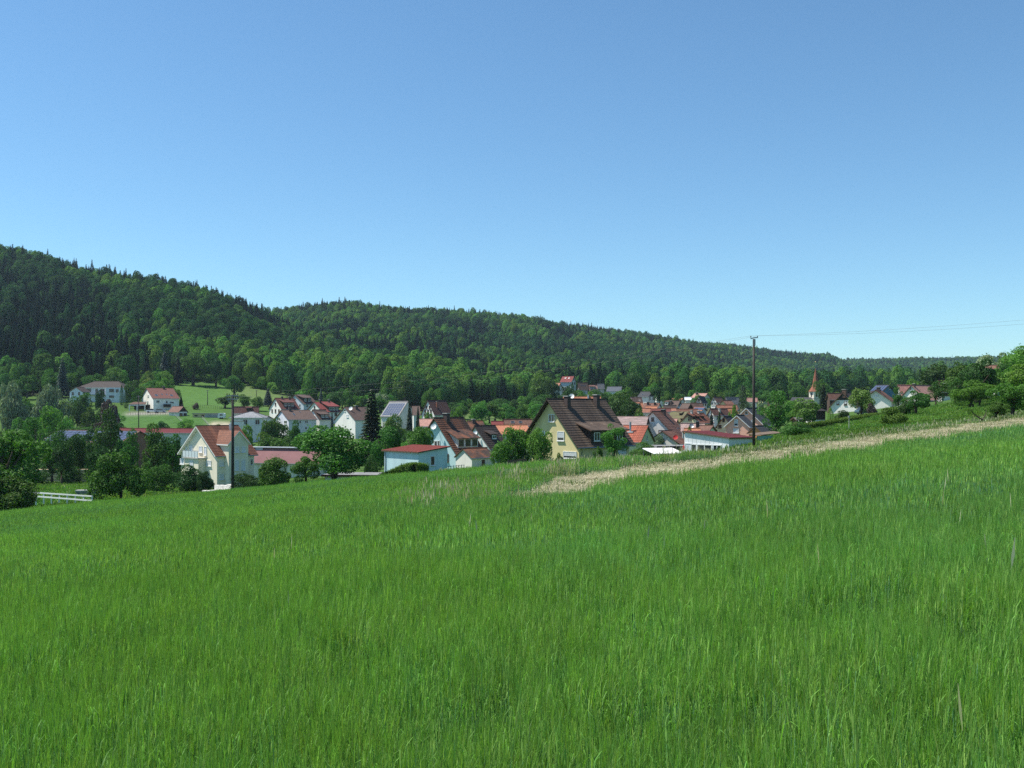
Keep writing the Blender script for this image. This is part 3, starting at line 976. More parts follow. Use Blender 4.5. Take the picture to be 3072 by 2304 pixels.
# tall dry weeds at the pointed end of the strip and rough verge along its far edge
p = fan_points(23, 120, .8, 300, 1140)
x, y = p[:, 0], p[:, 1]
t_, n_ = strip_tn(x, y); u_ = 512 + FPX * x / y
g = NR.uniform(0, 1, len(p))
tip = (np.hypot((x + 1.9) / 1.4, (y - 29.5) / 4.0) < 1) & (g < .75)
fr = (t_ > 0) & (t_ < 30) & (n_ > strip_w(t_)) & (n_ < strip_w(t_) + 2.2) & (g < .8)
lay('dry_weeds', p[tip | (fr & (g < .5))], [proto('weed', grass_patch(.9, 48, .62, 1.4, 90 + k, [C_weed, C_dry], .5, .5)) for k in range(4)], 'tall pale seeding grass at the pointed end of the straw strip', 'grass', .7, 1.25)
verge = (t_ >= 26) & (n_ > strip_w(t_)) & (n_ < strip_w(t_) + 4 + 5 * vnoise(x, y, 9, 5)) | (fr & (g < .35))
lay('rough_verge', p[verge], [proto('verge', grass_patch(1.1, 90, .2, 3.0, 110 + k, [C_weed, C_dry], .04, .05)) for k in range(4)], 'rough knee-high grass verge along the straw strip', 'grass', .7, 1.3)
p = fan_points(60, 165, 1.7, 560, 1100)
x, y = p[:, 0], p[:, 1]; t_, n_ = strip_tn(x, y); u_ = 512 + FPX * x / y
md = (t_ > 26) & (n_ > strip_w(t_) + 4) & (u_ > 740)
lay('hillside_meadow', p[md], [proto('meadow', grass_patch(2.2, 150, .2, 6, 130 + k, [C_meadow, C_dry], .01, .0)) for k in range(3)], 'short meadow grass on the slope beside the clipped hedge', 'grass')
p = fan_points(86, 128, 1.2, 330, 720)
x, y = p[:, 0], p[:, 1]; u_ = 512 + FPX * x / y
eg = (np.abs(y - field_edge(u_)) < 2.0) & (u_ > 440) & (u_ < 640) & (NR.uniform(0, 1, len(p)) < .8)
lay('field_edge_grass', p[eg], [proto('edge', grass_patch(1.2, 60, .6, 4.5, 150 + k, [C_weed, C_dry], .3, .35)) for k in range(3)], 'tall pale grass fringe between field and gardens', 'grass', .7, 1.2)
p = fan_points(80, 160, 1.9, -60, 330)
x, y = p[:, 0], p[:, 1]; u_ = 512 + FPX * x / y
gl = (y > field_edge(u_) + 1)
lay('garden_grass', p[gl], [proto('lawn', grass_patch(2.3, 110, .22, 8, 170 + k, [C_meadow, C_dry], .03)) for k in range(3)], 'garden lawn grass below the crop field', 'grass')

# wild grass heads standing out of the barley
p = fan_points(2.4, 16, .62, 100, 1080)
x, y = p[:, 0], p[:, 1]; u_ = 512 + FPX * x / y
kk = NR.uniform(0, 1, len(p)) < np.interp(u_, [100, 600, 1080], [.02, .07, .22])
lay('wild_grass', p[kk], [proto('wild', grass_patch(.12, 2, .62, .75, 210 + k, [C_weed, C_dry], .3, .8)) for k in range(6)], 'scattered pale wild grass heads rising above the barley', 'grass', .8, 1.2)

# ------------------------------------------------------------------ buildings
def frame_of(yaw):
    return Vector((math.cos(yaw), math.sin(yaw), 0)), Vector((-math.sin(yaw), math.cos(yaw), 0))


class House:
    """a gabled house; its size is read from where its near ridge end, far ridge end and near eave show in the photograph"""
    def __init__(s, name, label, cat, apex, end, eave, D, yaw, wall, roof, og=0.35, oe=0.35, thick=0.16, group=None, L=None, courses=0, minwall=2.4,
                 gable_wood=None, trim=None, skirt=None, base_v=None, mossy=None):
        yaw = math.radians(yaw)
        s.D, s.yaw = D, yaw
        A = at(apex[0], apex[1], D)
        s.A = A
        Xd, Yd = frame_of(yaw)
        s.X, s.Y = Xd, Yd
        s.side = -1 if math.degrees(yaw) < 90 else 1
        U1, U2 = (end - 512) / FPX, (eave[0] - 512) / FPX
        s.L = L or max(2.5, (U1 * D - A.x) / (Xd.x - U1 * Xd.y))
        sy = s.side * Yd
        s.w = max(1.2, (U2 * D - A.x) / (sy.x - U2 * sy.y))
        pe = A + sy * s.w
        s.rise = A.z - (EYE + (HZ - eave[1]) / FPX * pe.y)
        s.rise = min(max(s.rise, 0.5), s.w * 2.2)
        s.og, s.oe, s.thick = og, oe, thick
        # base: below the lowest ground under the footprint
        zs = []
        for a in (0, s.L):
            for b in (-s.w, s.w):
                q = A + Xd * a + Yd * b
                zs.append(gz(q.x, q.y))
        zb = min(min(zs) - 0.3, A.z - s.rise - minwall)
        s.H = A.z - zb
        s.root = empty(name, (A.x, A.y, zb), yaw)
        tag(s.root, label, cat, group)
        s.M = Matrix.Translation((A.x, A.y, zb)) @ Matrix.Rotation(yaw, 4, 'Z')
        s.Mi = s.M.inverted()
        s.wallm = wallmat(wall); s.roofm = roof
        s.wy = s.w - oe
        s.k = s.rise / s.w
        H, L, w, wy, k, t = s.H, s.L, s.w, s.wy, s.k, thick
        x0, x1 = og, L - og
        ze = H - k * wy - t * 1.05
        zt = H - t * 1.05
        mb = MB()
        if gable_wood:
            zc = ze
            mb.face([(x0, -wy, 0), (x0, -wy, zc), (x0, wy, zc), (x0, wy, 0)])
            mb.face([(x1, -wy, 0), (x1, wy, 0), (x1, wy, zc), (x1, -wy, zc)])
        else:
            mb.face([(x0, -wy, 0), (x0, -wy, ze), (x0, 0, zt), (x0, wy, ze), (x0, wy, 0)])
            mb.face([(x1, -wy, 0), (x1, wy, 0), (x1, wy, ze), (x1, 0, zt), (x1, -wy, ze)])
        mb.face([(x0, -wy, 0), (x1, -wy, 0), (x1, -wy, ze), (x0, -wy, ze)])
        mb.face([(x0, wy, 0), (x0, wy, ze), (x1, wy, ze), (x1, wy, 0)])
        s.wall = mb.build('wall', s.wallm, s.root)
        if gable_wood:
            for xa, xb in ((x0 - .03, x0 + .12), (x1 - .12, x1 + .03)):
                mb = MB(); mb.prism([(xa, -wy, ze), (xa, 0, zt), (xa, wy, ze)], (xb - xa, 0, 0))
                mb.build('gable_boarding', gable_wood, s.root)
        if skirt:
            mb = MB(); mb.box((x0 - .04, -wy - .04, 0), (x1 + .04, wy + .04, skirt[0])); mb.build('plinth', skirt[1], s.root)
        # roof: two pitched slabs
        sl = math.hypot(w, s.rise)
        mb = MB()
        for q in (-1, 1):
            P = [Vector((0, 0, H)), Vector((L, 0, H)), Vector((L, q * w, H - s.rise)), Vector((0, q * w, H - s.rise))]
            d = Vector((0, 0, -t * 1.02))
            uv = [(0, sl), (L, sl), (L, 0), (0, 0)]
            top = P if q < 0 else P
            mb.face(P if q > 0 else P[::-1], 0, uv if q > 0 else uv[::-1])
            lo = [p + d for p in P]
            mb.face(lo if q < 0 else lo[::-1], 1)
            mb.face([P[3], P[2], lo[2], lo[3]], 1)
            mb.face([P[0], P[3], lo[3], lo[0]], 1)
            mb.face([P[1], P[2], lo[2], lo[1]], 1)
        s.roof = mb.build('roof', [roof, trim or M_dframe], s.root)
        mb = MB(); mb.tube([(-.02, 0, H + .01), (L + .02, 0, H + .01)], .11, 6)
        mb.build('ridge_cap', roof, s.roof)
        if courses:
            n = int(sl / courses)
            q = s.side
            cm = MB()
            step = sl / n
            dy, dz = q * w / sl, -s.rise / sl          # unit vector down the slope
            nn = Vector((0, q * s.rise / sl, w / sl))
            cm.prism([Vector((0.0, 0, 0.012)), Vector((0.0, 0, 0.0)) + Vector((0, dy, dz)) * (step + .05) + nn * .05, Vector((0.0, 0, 0.0)) + Vector((0, dy, dz)) * (step + .05) + nn * .015], (L, 0, 0))
            me = cm.mesh('tile_course', roof)
            # tile coordinates on every course
            uvl = me.uv_layers.new(name='UVMap').data
            for po in me.polygons:
                for li in po.loop_indices:
                    c_ = me.vertices[me.loops[li].vertex_index].co
                    uvl[li].uv = (c_.x, (c_.y * dy + c_.z * dz))
            for i in range(n):
                o = bpy.data.objects.new('tile_course', me); COL.objects.link(o); o.parent = s.roof
                o.location = Vector((0, 0, H)) + Vector((0, dy, dz)) * step * i + nn * .004
        # gutters
        g = MB(); ye = s.side * (w + .05)
        g.tube([(0.05, ye, H - s.rise - .08), (L - .05, ye, H - s.rise - .08)], .06, 5); g.build('gutter', M_zinc, s.root)

    # -- planes of the faces, in local coordinates: origin, horizontal axis, up axis, outward normal
    def face(s, f):
        if f == 'g': return Vector((s.og, 0, 0)), Vector((0, -1, 0)), Vector((0, 0, 1)), Vector((-1, 0, 0))
        if f == 's':
            q = s.side
            return Vector((0, q * s.wy, 0)), Vector((-q, 0, 0)), Vector((0, 0, 1)), Vector((0, q, 0))
        if f == 'r':
            q = s.side; sl = math.hypot(s.w, s.rise)
            up = Vector((0, -q * s.w / sl, s.rise / sl))
            return Vector((0, 0, s.H)), Vector((-q, 0, 0)), up, Vector((0, q * s.rise / sl, s.w / sl))
        raise KeyError

    def hit(s, f, u, v, off=0.0):
        """where the sight line through pixel (u, v) meets a face, in local coordinates"""
        o, a, up, n = s.face(f)
        o = o + n * off
        c = s.Mi @ Vector((0, 0, EYE)); d = (s.Mi.to_3x3() @ Vector(((u - 512) / FPX, 1, (HZ - v) / FPX)))
        t = (o - c).dot(n) / d.dot(n)
        return c + d * t

    def place(s, o, f, c):
        oo, a, up, n = s.face(f)
        m = Matrix((a, up, n)).transposed().to_4x4()
        m.translation = c
        o.matrix_local = m

    def window(s, f, rect=None, c=None, size=None, style='glass', frame=None, parent=None, name='window', mull=True):
        if rect:
            u0, v0, u1, v1 = rect
            p, q = s.hit(f, u0, (v0 + v1) / 2), s.hit(f, u1, (v0 + v1) / 2)
            r0, r1 = s.hit(f, (u0 + u1) / 2, v0), s.hit(f, (u0 + u1) / 2, v1)
            wd, ht = (p - q).length, (r0 - r1).length
            c = s.hit(f, (u0 + u1) / 2, (v0 + v1) / 2)
        else:
            wd, ht = size
            oo, a, up, n = s.face(f)
            c = oo + a * c[0] + up * c[1]
        frm(s, f, c, wd, ht, style, frame, parent or s.root, name, mull)

    def autowin(s, style='glass', frame=None, side=True, attic=True):
        if frame is None and int(s.A.x * 7) % 3: frame = M_dframe
        ze = s.H - s.k * s.wy
        W = s.wy
        if attic and s.rise > 2.2:
            s.window('g', c=(0, s.H - s.rise * .55), size=(.9, 1.0), style=style, frame=frame)
        for q in ((-.5, .5) if W < 4.5 else (-.55, 0, .55)):
            s.window('g', c=(q * W, ze - .9), size=(1.0, 1.2), style=style, frame=frame)
        if side:
            n = max(2, int(s.L / 3.2))
            for i in range(n):
                x = s.og + (i + .5) * (s.L - 2 * s.og) / n
                s.window('s', c=(-s.side * x, ze - 1.0), size=(1.05, 1.2), style=style, frame=frame)

    def chimney(s, u, v, topv=None, w=.55, h=1.2, mat=None, cap=True, name='chimney'):
        p = s.hit('r', u, v)
        wp = s.M @ p
        zt = (s.Mi @ Vector((0, 0, EYE + (HZ - topv) / FPX * wp.y))).z if topv else max(p.z, s.H) + h
        zt = max(zt, p.z + .5)
        mb = MB(); mb.box((p.x - w / 2, p.y - w / 2, p.z - w * s.k - .1), (p.x + w / 2, p.y + w / 2, zt))
        c = mb.build(name, mat or M_brick, s.root)
        if cap:
            mb = MB(); mb.box((p.x - w / 2 - .08, p.y - w / 2 - .08, zt), (p.x + w / 2 + .08, p.y + w / 2 + .08, zt + .1)); mb.build('chimney_cap', M_conc, c)
        return c

    def skylight(s, rect):
        s.window('r', rect, frame=M_metal, name='roof_window', mull=False)

    def dormer(s, bl, br, hf, pitch=.25, wall=None, roofm=None, ov=.3, nwin=2, style='glass', frame=None, wall_name='dormer'):
        """shed dormer on the visible slope: bl, br are pixels of its front foot"""
        a, b = s.hit('r', *bl), s.hit('r', *br)
        x0, x1 = min(a.x, b.x), max(a.x, b.x)
        y = (a.y + b.y) / 2
        q = s.side
        z = s.H - s.k * abs(y)
        zf = z + hf
        # roof runs back at a flatter pitch until it meets the main slope
        t = min(hf / max(s.k - pitch, .05), abs(y) - .05)
        yb = y - q * t; zb = zf + pitch * t
        zb = min(zb, s.H - s.k * abs(yb) + .02)
        mb = MB()
        mb.face([(x0, y, z - .2), (x1, y, z - .2), (x1, y, zf), (x0, y, zf)])
        for xx in (x0, x1): mb.face([(xx, y, z - .2), (xx, y, zf), (xx, yb, zb), (xx, yb, zb - .3)])
        d = mb.build(wall_name, wall or s.wallm, s.root)
        dirv = Vector((0, yb - y, zb - zf)).normalized()
        F = Vector((0, y, zf)) - dirv * ov
        Bk = Vector((0, yb, zb)) + dirv * .1
        mb = MB()
        P = [Vector((x0 - ov, F.y, F.z + .1)), Vector((x1 + ov, F.y, F.z + .1)), Vector((x1 + ov, Bk.y, Bk.z + .1)), Vector((x0 - ov, Bk.y, Bk.z + .1))]
        lo = [p - Vector((0, 0, .13)) for p in P]
        LL = x1 - x0
        mb.face(P, 0, [(0, 0), (LL, 0), (LL, t), (0, t)]); mb.face(lo[::-1], 1)
        for i in range(4): mb.face([P[i], P[(i + 1) % 4], lo[(i + 1) % 4], lo[i]], 1)
        mb.build('dormer_roof', [roofm or s.roofm, M_dframe], d)
        n = nwin
        for i in range(n):
            x = x0 + (i + .5) * (x1 - x0) / n
            oo, aa, up, nn = s.face('s')
            frm(s, 's', Vector((x, y, z + hf * .5)), min(1.1, (x1 - x0) / n * .7), hf * .6, style, frame, d, 'window', True)
        return d

    def dish(s, f, u, v, r=.4, mat=None, off=.5):
        p = s.hit(f, u, v, off)
        mb = MB()
        oo, a, up, n = s.face(f)
        aim = Vector((-.35, -.9, .35)).normalized() if f == 'g' else (n + Vector((0, 0, .1))).normalized()
        mp = s.Mi.to_3x3() @ Vector((-.25, -.9, .4)).normalized()
        e1 = mp.cross(Vector((0, 0, 1))).normalized(); e2 = mp.cross(e1)
        rings = []
        for k in range(4):
            rr, dd = r * k / 3, (k / 3) ** 2 * r * .25
            rings.append([p + mp * dd + (e1 * math.cos(t) + e2 * math.sin(t)) * rr for t in [2 * math.pi * j / 14 for j in range(14)]])
        for k in range(3):
            for j in range(14): mb.face([rings[k][j], rings[k][(j + 1) % 14], rings[k + 1][(j + 1) % 14], rings[k + 1][j]])
        d = mb.build('satellite_dish', mat or M_white, s.root)
        mb = MB(); mb.tube([p - n * off, p - n * off * .3 + Vector((0, 0, -.2)), p], .03, 5); mb.tube([p, p + mp * r * 1.1], .015, 4)
        mb.build('dish_arm', M_metal, d)


def frm(s, f, c, wd, ht, style, frame, parent, name, mull):
    """window: a raised frame with a pane or a shutter set back in it"""
    fw = min(.08, wd * .1)
    mb = MB(); a, b = wd / 2, ht / 2; dp = .07
    mb.box((-a, -b, -.02), (-a + fw, b, dp)); mb.box((a - fw, -b, -.02), (a, b, dp))
    mb.box((-a + fw, b - fw, -.02), (a - fw, b, dp)); mb.box((-a + fw, -b, -.02), (a - fw, -b + fw, dp))
    if mull and style == 'glass' and wd > .9: mb.box((-.035, -b + fw, -.02), (.035, b - fw, dp - .015))
    if name == 'window': mb.box((-a - .06, -b - .07, -.02), (a + .06, -b - .002, dp + .1))      # sill
    o = mb.build(name, frame or M_frame, parent)
    s.place(o, f, c)
    mb = MB()
    ai, bi = a - fw, b - fw
    if style == 'glass':
        mb.face([(-ai, -bi, .02), (ai, -bi, .02), (ai, bi, .02), (-ai, bi, .02)])
        mb.build('pane', M_glass, o)
    elif style == 'half':
        mb.face([(-ai, -bi, .02), (ai, -bi, .02), (ai, bi, .02), (-ai, bi, .02)]); mb.build('pane', M_glass, o)
        mb = MB(); z = bi
        while z > -bi * .35:
            mb.box((-ai, z - .06, .025), (ai, z - .008, .045)); z -= .07
        mb.build('shutter', M_shut, o)
    else:
        z = bi
        while z > -bi + .02:
            mb.box((-ai, max(-bi, z - .075), .015), (ai, z - .012, .04)); z -= .08
        mb.box((-ai, -bi, .008), (ai, bi, .014))
        mb.build('shutter', M_shut if style != 'wood' else M_dframe, o)


# colours
WHITE = (0.83, 0.8, 0.74); OFFW = (0.74, 0.72, 0.66); CREAM = (0.8, 0.73, 0.57); YELLOW = (0.66, 0.56, 0.3); PALEY = (0.66, 0.62, 0.4)
LBLUE = (0.54, 0.73, 0.75); GREY = (0.5, 0.5, 0.5); SALMON = (0.8, 0.45, 0.33); PGREEN = (0.5, 0.56, 0.46); BLUE = (0.16, 0.27, 0.42); ORW = (0.72, 0.33, 0.14)
R_brown = roofmat((0.125, 0.08, 0.064)); R_dbrown = roofmat((0.06, 0.044, 0.038)); R_tb = roofmat((0.21, 0.105, 0.075))
R_red = roofmat((0.24, 0.05, 0.045)); R_terra = roofmat((0.42, 0.18, 0.115)); R_or = roofmat((0.55, 0.22, 0.12)); R_dark = roofmat((0.055, 0.058, 0.065))
R_pink = roofmat((0.5, 0.27, 0.22)); R_moss = roofmat((0.16, 0.13, 0.07), (0.5, (0.13, 0.13, 0.055)))
R_wpink = roofmat((0.5, 0.34, 0.31), (0.55, (0.2, 0.15, 0.13))); R_wpink2 = roofmat((0.6, 0.42, 0.38), (0.35, (0.42, 0.22, 0.17)))
R_rust = roofmat((0.085, 0.055, 0.043), (0.45, (0.19, 0.075, 0.04))); R_cream = roofmat((0.16, 0.06, 0.037), (0.3, (0.2, 0.08, 0.045)), (0.26, 0.33))
R_crossg = roofmat((0.21, 0.085, 0.05), (0.0, (0.5, .4, .35)), (0.26, .33)); R_bright = roofmat((0.42, 0.12, 0.07), (0.2, (0.4, 0.1, 0.06)), (0.3, 0.4)); R_grey = roofmat((0.2, 0.2, 0.21))
R_sheet = plain('red_sheet_roof', (0.19, 0.05, 0.04), 0.8, 0.1, 1.0, 0, .1); R_maroon = plain('maroon_sheet_roof', (0.15, 0.04, 0.045), 0.85, 0.1, 1.0, 0, .1)
R_pinksheet = plain('faded_red_sheet_roof', (0.24, 0.125, 0.125), 0.85, 0.1, .6, 0, .1); R_white = plain('white_sheet_roof', (0.72, 0.74, 0.78), 0.5, 0.06); R_felt = plain('roofing_felt', (0.2, 0.2, 0.2), 0.9, 0.2, 1.5)
R_church = roofmat((0.3, 0.11, 0.06))

# ---- cream house beside the pole
h = House('cream_house', 'cream three-storey house with red tiled roof and cross gable beside the dark pole', 'house', (195.6, 426.0), 238.3, (215.1, 456.3), 150, 45, CREAM, R_cream, courses=.36, og=.5, oe=.35, trim=M_white)
def z1(x, y): return (180 + x * .0442, 420 + y * .0442)          # pixels of one enlarged view
def zr(x0, y0, x1, y1): return (*z1(x0, y0), *z1(x1, y1))
for r_, st in ((( 213, 580, 290, 735), 'shut'), ((430, 592, 508, 735), 'shut'), ((550, 600, 608, 800), 'shut'), ((8, 872, 100, 1000), 'shut'), ((598, 910, 710, 1040), 'shut'), ((118, 600, 165, 735), 'shut')):
    h.window('g', zr(*r_), style=st)
for r_ in ((885, 905, 990, 1045), (885, 1220, 990, 1355)): h.window('s', zr(*r_), style='shut')
c = h.hit('g', *z1(365, 370)); o = None
mb = MB(); mb.box((-.42, -.42, -.02), (.42, .42, .07)); o = mb.build('attic_window', M_frame, h.root); h.place(o, 'g', c); o.matrix_local = o.matrix_local @ Matrix.Rotation(math.pi / 4, 4, 'Z')
mb = MB(); mb.face([(-.32, -.32, .075), (.32, -.32, .075), (.32, .32, .075), (-.32, .32, .075)]); mb.build('pane', M_glass, o)
# bay under the balcony
pa, pb = h.hit('g', *z1(105, 850), 1.2), h.hit('g', *z1(415, 850), 1.2)
ya, yb_ = max(pa.y, pb.y), min(pa.y, pb.y)
zt_ = pa.z - .05
mb = MB(); mb.box((h.og - 1.2, yb_, 0), (h.og - .003, ya, zt_)); bay = mb.build('bay', h.wallm, h.root)
frm(h, 'g', Vector((h.og - 1.2, (ya + yb_) / 2, zt_ - .95)), 1.25, 1.25, 'shut', None, bay, 'window', False)
mb = MB(); mb.box((h.og - 1.45, yb_ - .25, zt_ + .003), (h.og - .003, ya + .25, zt_ + .14)); bal = mb.build('balcony', M_conc, h.root)
rail = MB(); x_ = h.og - 1.42
for i in range(6):
    yy_ = yb_ - .22 + (ya - yb_ + .44) * i / 5
    rail.box((x_, yy_ - .025, zt_ + .14), (x_ + .05, yy_ + .025, zt_ + 1.15))
rail.box((x_ - .01, yb_ - .25, zt_ + 1.15), (x_ + .06, ya + .25, zt_ + 1.2))
rail.build('railing', M_zinc, bal)
M_milk, _nt, _b = newmat('milky_glass'); _b.inputs['Base Color'].default_value = (.6, .66, .68, 1); _b.inputs['Roughness'].default_value = .3
for i in range(5):
    y0_ = yb_ - .22 + (ya - yb_ + .44) * i / 5 + .06; y1_ = yb_ - .22 + (ya - yb_ + .44) * (i + 1) / 5 - .06
    mb = MB(); mb.box((x_ + .01, y0_, zt_ + .22), (x_ + .03, y1_, zt_ + 1.1)); mb.build('railing_panel', M_milk, bal)
# cross gable on the long side (wall, roof, windows)
xa = h.hit('s', *z1(1215, 900)).x; xm = xa + 1.55
yo = h.side * (h.wy + 1.2); q = h.side
ap = None
def cg_hit(u, v):
    c_ = h.Mi @ Vector((0, 0, EYE)); d_ = h.Mi.to_3x3() @ Vector(((u - 512) / FPX, 1, (HZ - v) / FPX)); t_ = (yo - c_.y) / d_.y
    return c_ + d_ * t_
pl, pr, pap = cg_hit(*z1(1228, 800)), cg_hit(*z1(1545, 800)), cg_hit(*z1(1390, 268))
x0c, x1c, xap = pl.x - .9, pr.x, (pl.x - .9 + pr.x) / 2
zap = pap.z; zev = zap - (x1c - x0c) / 2 * 1.05
mb = MB()
mb.face([(x0c, yo, 0), (x1c, yo, 0), (x1c, yo, zev), (xap, yo, zap), (x0c, yo, zev)])
mb.face([(x0c, yo, 0), (x0c, yo, zev), (x0c, q * .5, zev), (x0c, q * .5, 0)]); mb.face([(x1c, yo, 0), (x1c, q * .5, 0), (x1c, q * .5, zev), (x1c, yo, zev)])
cg = mb.build('cross_gable', h.wallm, h.root)
yback = q * max(.1, (h.H - zap) / h.k - .2)
mb = MB()
for (xe, ze_) in ((x0c - .3, zev - .3), (x1c + .3, zev - .3)):
    yb2 = q * ((h.H - ze_) / h.k - .15)
    P = [Vector((xap, yo + q * .3, zap + .17)), Vector((xap, yback, zap + .17)), Vector((xe, yb2, ze_ + .17)), Vector((xe, yo + q * .3, ze_ + .17))]
    if xe > xap: P = P[::-1]
    W_ = abs(yo - yback)
    mb.face(P, 0, [(0, 2.6), (W_, 2.6), (W_, 0), (0, 0)] if xe < xap else [(0, 0), (W_, 0), (W_, 2.6), (0, 2.6)])
    lo = [p - Vector((0, 0, .16)) for p in P]; mb.face(lo[::-1], 1)
    for i in range(4): mb.face([P[i], P[(i + 1) % 4], lo[(i + 1) % 4], lo[i]], 1)
mb.build('cross_gable_roof', [R_crossg, M_white], cg)
oo = Vector((0, yo, 0))
for (a0, b0, a1, b1) in ((1240, 605, 1335, 735), (1390, 605, 1487, 735), (1240, 905, 1332, 1140), (1383, 900, 1475, 1140), (1240, 1215, 1330, 1290), (1395, 1205, 1470, 1280)):
    p0, p1 = cg_hit(*z1(a0, b0)), cg_hit(*z1(a1, b1))
    frm(h, 's', (p0 + p1) / 2, abs(p1.x - p0.x), abs(p1.z - p0.z), 'shut', None, cg, 'window', False)
h.window('s', zr(1600, 885, 1642, 1015), style='glass')
h.chimney(*z1(1165, 235), topv=z1(0, 85)[1], w=.55, mat=M_zinc, cap=False)
cream = h

# ---- brown-roofed yellow house
h = House('yellow_house', 'yellow house with dark brown tiled roof and two chimneys at the field edge', 'house', (546.6, 398.8), 604.9, (577.7, 447.6), 124, 45, YELLOW, roofmat((0.115, 0.08, 0.06), (0.25, (0.15, 0.11, 0.08)), (.3, .36)), courses=.38, og=.75, oe=.45, trim=M_darkwood)
def z4(x, y): return (500 + x * .0904, 350 + y * .0904)
def zr4(a, b, c, d): return (*z4(a, b), *z4(c, d))
h.window('g', zr4(540, 710, 605, 795), frame=M_frame); h.window('g', zr4(635, 900, 712, 1005), style='half', frame=M_frame); h.window('g', zr4(700, 1122, 848, 1200), style='half', frame=M_frame); h.window('g', zr4(430, 895, 500, 1000), style='half')
h.chimney(*z4(745, 620), topv=z4(0, 515)[1], w=.62); h.chimney(*z4(1068, 610), topv=z4(0, 500)[1], w=.62)
h.dormer(z4(1000, 1030), z4(1390, 1035), 1.75, .36, M_darkwood, None, .45, 3)
mb = MB(); e_ = h.H - h.rise
mb.tube([(1.2, h.side * (h.w + .05), e_ - .1), (1.2, h.side * (h.wy + .08), e_ - .7), (1.2, h.side * (h.wy + .08), .3)], .045, 6); mb.build('downpipe', M_zinc, h.root)
h.window('s', c=(h.L * .8, e_ - 1.0 + .1), size=(1.9, 2.1), style='shut', frame=h.wallm, name='garage_door')
# ---- light blue house
h = House('light_blue_house', 'light blue house with rust-streaked brown roof and a satellite dish on its gable', 'house', (433.6, 417.8), 463.5, (457.1, 455.7), 150, 53, LBLUE, R_rust, courses=.4, og=.45, oe=.4)
def z3(x, y): return (333.33 + x * .0904, 366.67 + y * .0904)
def zr3(a, b, c, d): return (*z3(a, b), *z3(c, d))
h.dish('g', *z3(1110, 665), .45, off=.75)
h.window('g', zr3(1112, 820, 1160, 880)); h.window('g', zr3(1118, 815, 1180, 880), frame=M_frame)
h.chimney(*z3(1252, 600), topv=z3(0, 520)[1], w=.75, mat=M_brick)
h.dormer(z3(1375, 900), z3(1600, 890), 1.5, .5, wallmat(OFFW), None, .35, 3, frame=M_dframe)
h.autowin(side=True, attic=False)
h = House('annex_shed', 'low white lean-to with brown tiled roof against the light blue house', 'shed', z3(1430, 905), z3(1700, 900)[0], z3(1530, 1010), 144, 40, OFFW, R_rust, og=.2, oe=.2, thick=.12)
h.window('s', c=(h.L * .5, h.H - h.rise - .9), size=(.8, 1.3), style='wood')
# ---- blue garage with a lean-to roof
def monopitch(name, label, n_, l_, r_, DN, yaw, lenL, lenR, zN, zR, zL, wall, roofm, ov=.25, cat='garage'):
    """box on a corner N; left edge runs to L, right edge to R; roof corner heights given"""
    yaw = math.radians(yaw); X_, Y_ = frame_of(yaw)
    P = at(n_[0], n_[1], DN)
    c3 = [P, P + Y_ * lenL, P + X_ * lenR, P + X_ * lenR + Y_ * lenL]
    zb = min(gz(p.x, p.y) for p in c3) - .3
    e = empty(name, (P.x, P.y, zb), yaw); tag(e, label, cat)
    a, b_, c_ = zN - zb, zR - zb, zL - zb; d_ = b_ + c_ - a
    t = .02
    mb = MB()
    V = [(0, 0), (lenR, 0), (lenR, lenL), (0, lenL)]; Z = [a, b_, d_, c_]
    for i in range(4):
        j = (i + 1) % 4
        mb.face([(*V[i], 0), (*V[j], 0), (*V[j], Z[j] - t), (*V[i], Z[i] - t)])
    w_ = mb.build('wall', wallmat(wall), e)
    mb = MB()
    gx, gy = (b_ - a) / lenR, (c_ - a) / lenL
    zz = lambda x, y: a + gx * x + gy * y
    Q = [(-ov, -ov), (lenR + ov, -ov), (lenR + ov, lenL + ov), (-ov, lenL + ov)]
    T = [Vector((x, y, zz(x, y) + .14)) for x, y in Q]; B = [Vector((x, y, zz(x, y))) for x, y in Q]
    mb.face(T, 0, [(0, 0), (1, 0), (1, 1), (0, 1)]); mb.face(B[::-1], 1)
    for i in range(4): mb.face([T[i], B[i], B[(i + 1) % 4], T[(i + 1) % 4]], 1)
    rf = mb.build('roof', [roofm, M_dframe], e)
    k = 0; x = .4
    rb = MB()
    while x < lenL:
        rb.box((-ov, x - .02, 0), (lenR + ov, x + .02, .02)); x += .55
    me = rb.mesh('roof_seam', roofm)
    o = bpy.data.objects.new('roof_seam', me); COL.objects.link(o); o.parent = rf
    for v in me.vertices: v.co.z += zz(v.co.x, v.co.y) + .142
    return e, w_, rf, a, b_, c_


def facewin(e, lenx, f, c, size, style='glass', frame=None, parent=None, name='window'):
    class Q: pass
    q = Q()
    def place(o, f_, cc):
        if f == 'L': ax, n = Vector((0, -1, 0)), Vector((-1, 0, 0)); org = Vector((0, cc[0], cc[1]))
        else: ax, n = Vector((1, 0, 0)), Vector((0, -1, 0)); org = Vector((cc[0], 0, cc[1]))
        m = Matrix((ax, Vector((0, 0, 1)), n)).transposed().to_4x4(); m.translation = org; o.matrix_local = m
    q.place = place
    frm(q, f, c, size[0], size[1], style, frame, parent or e, name, True)


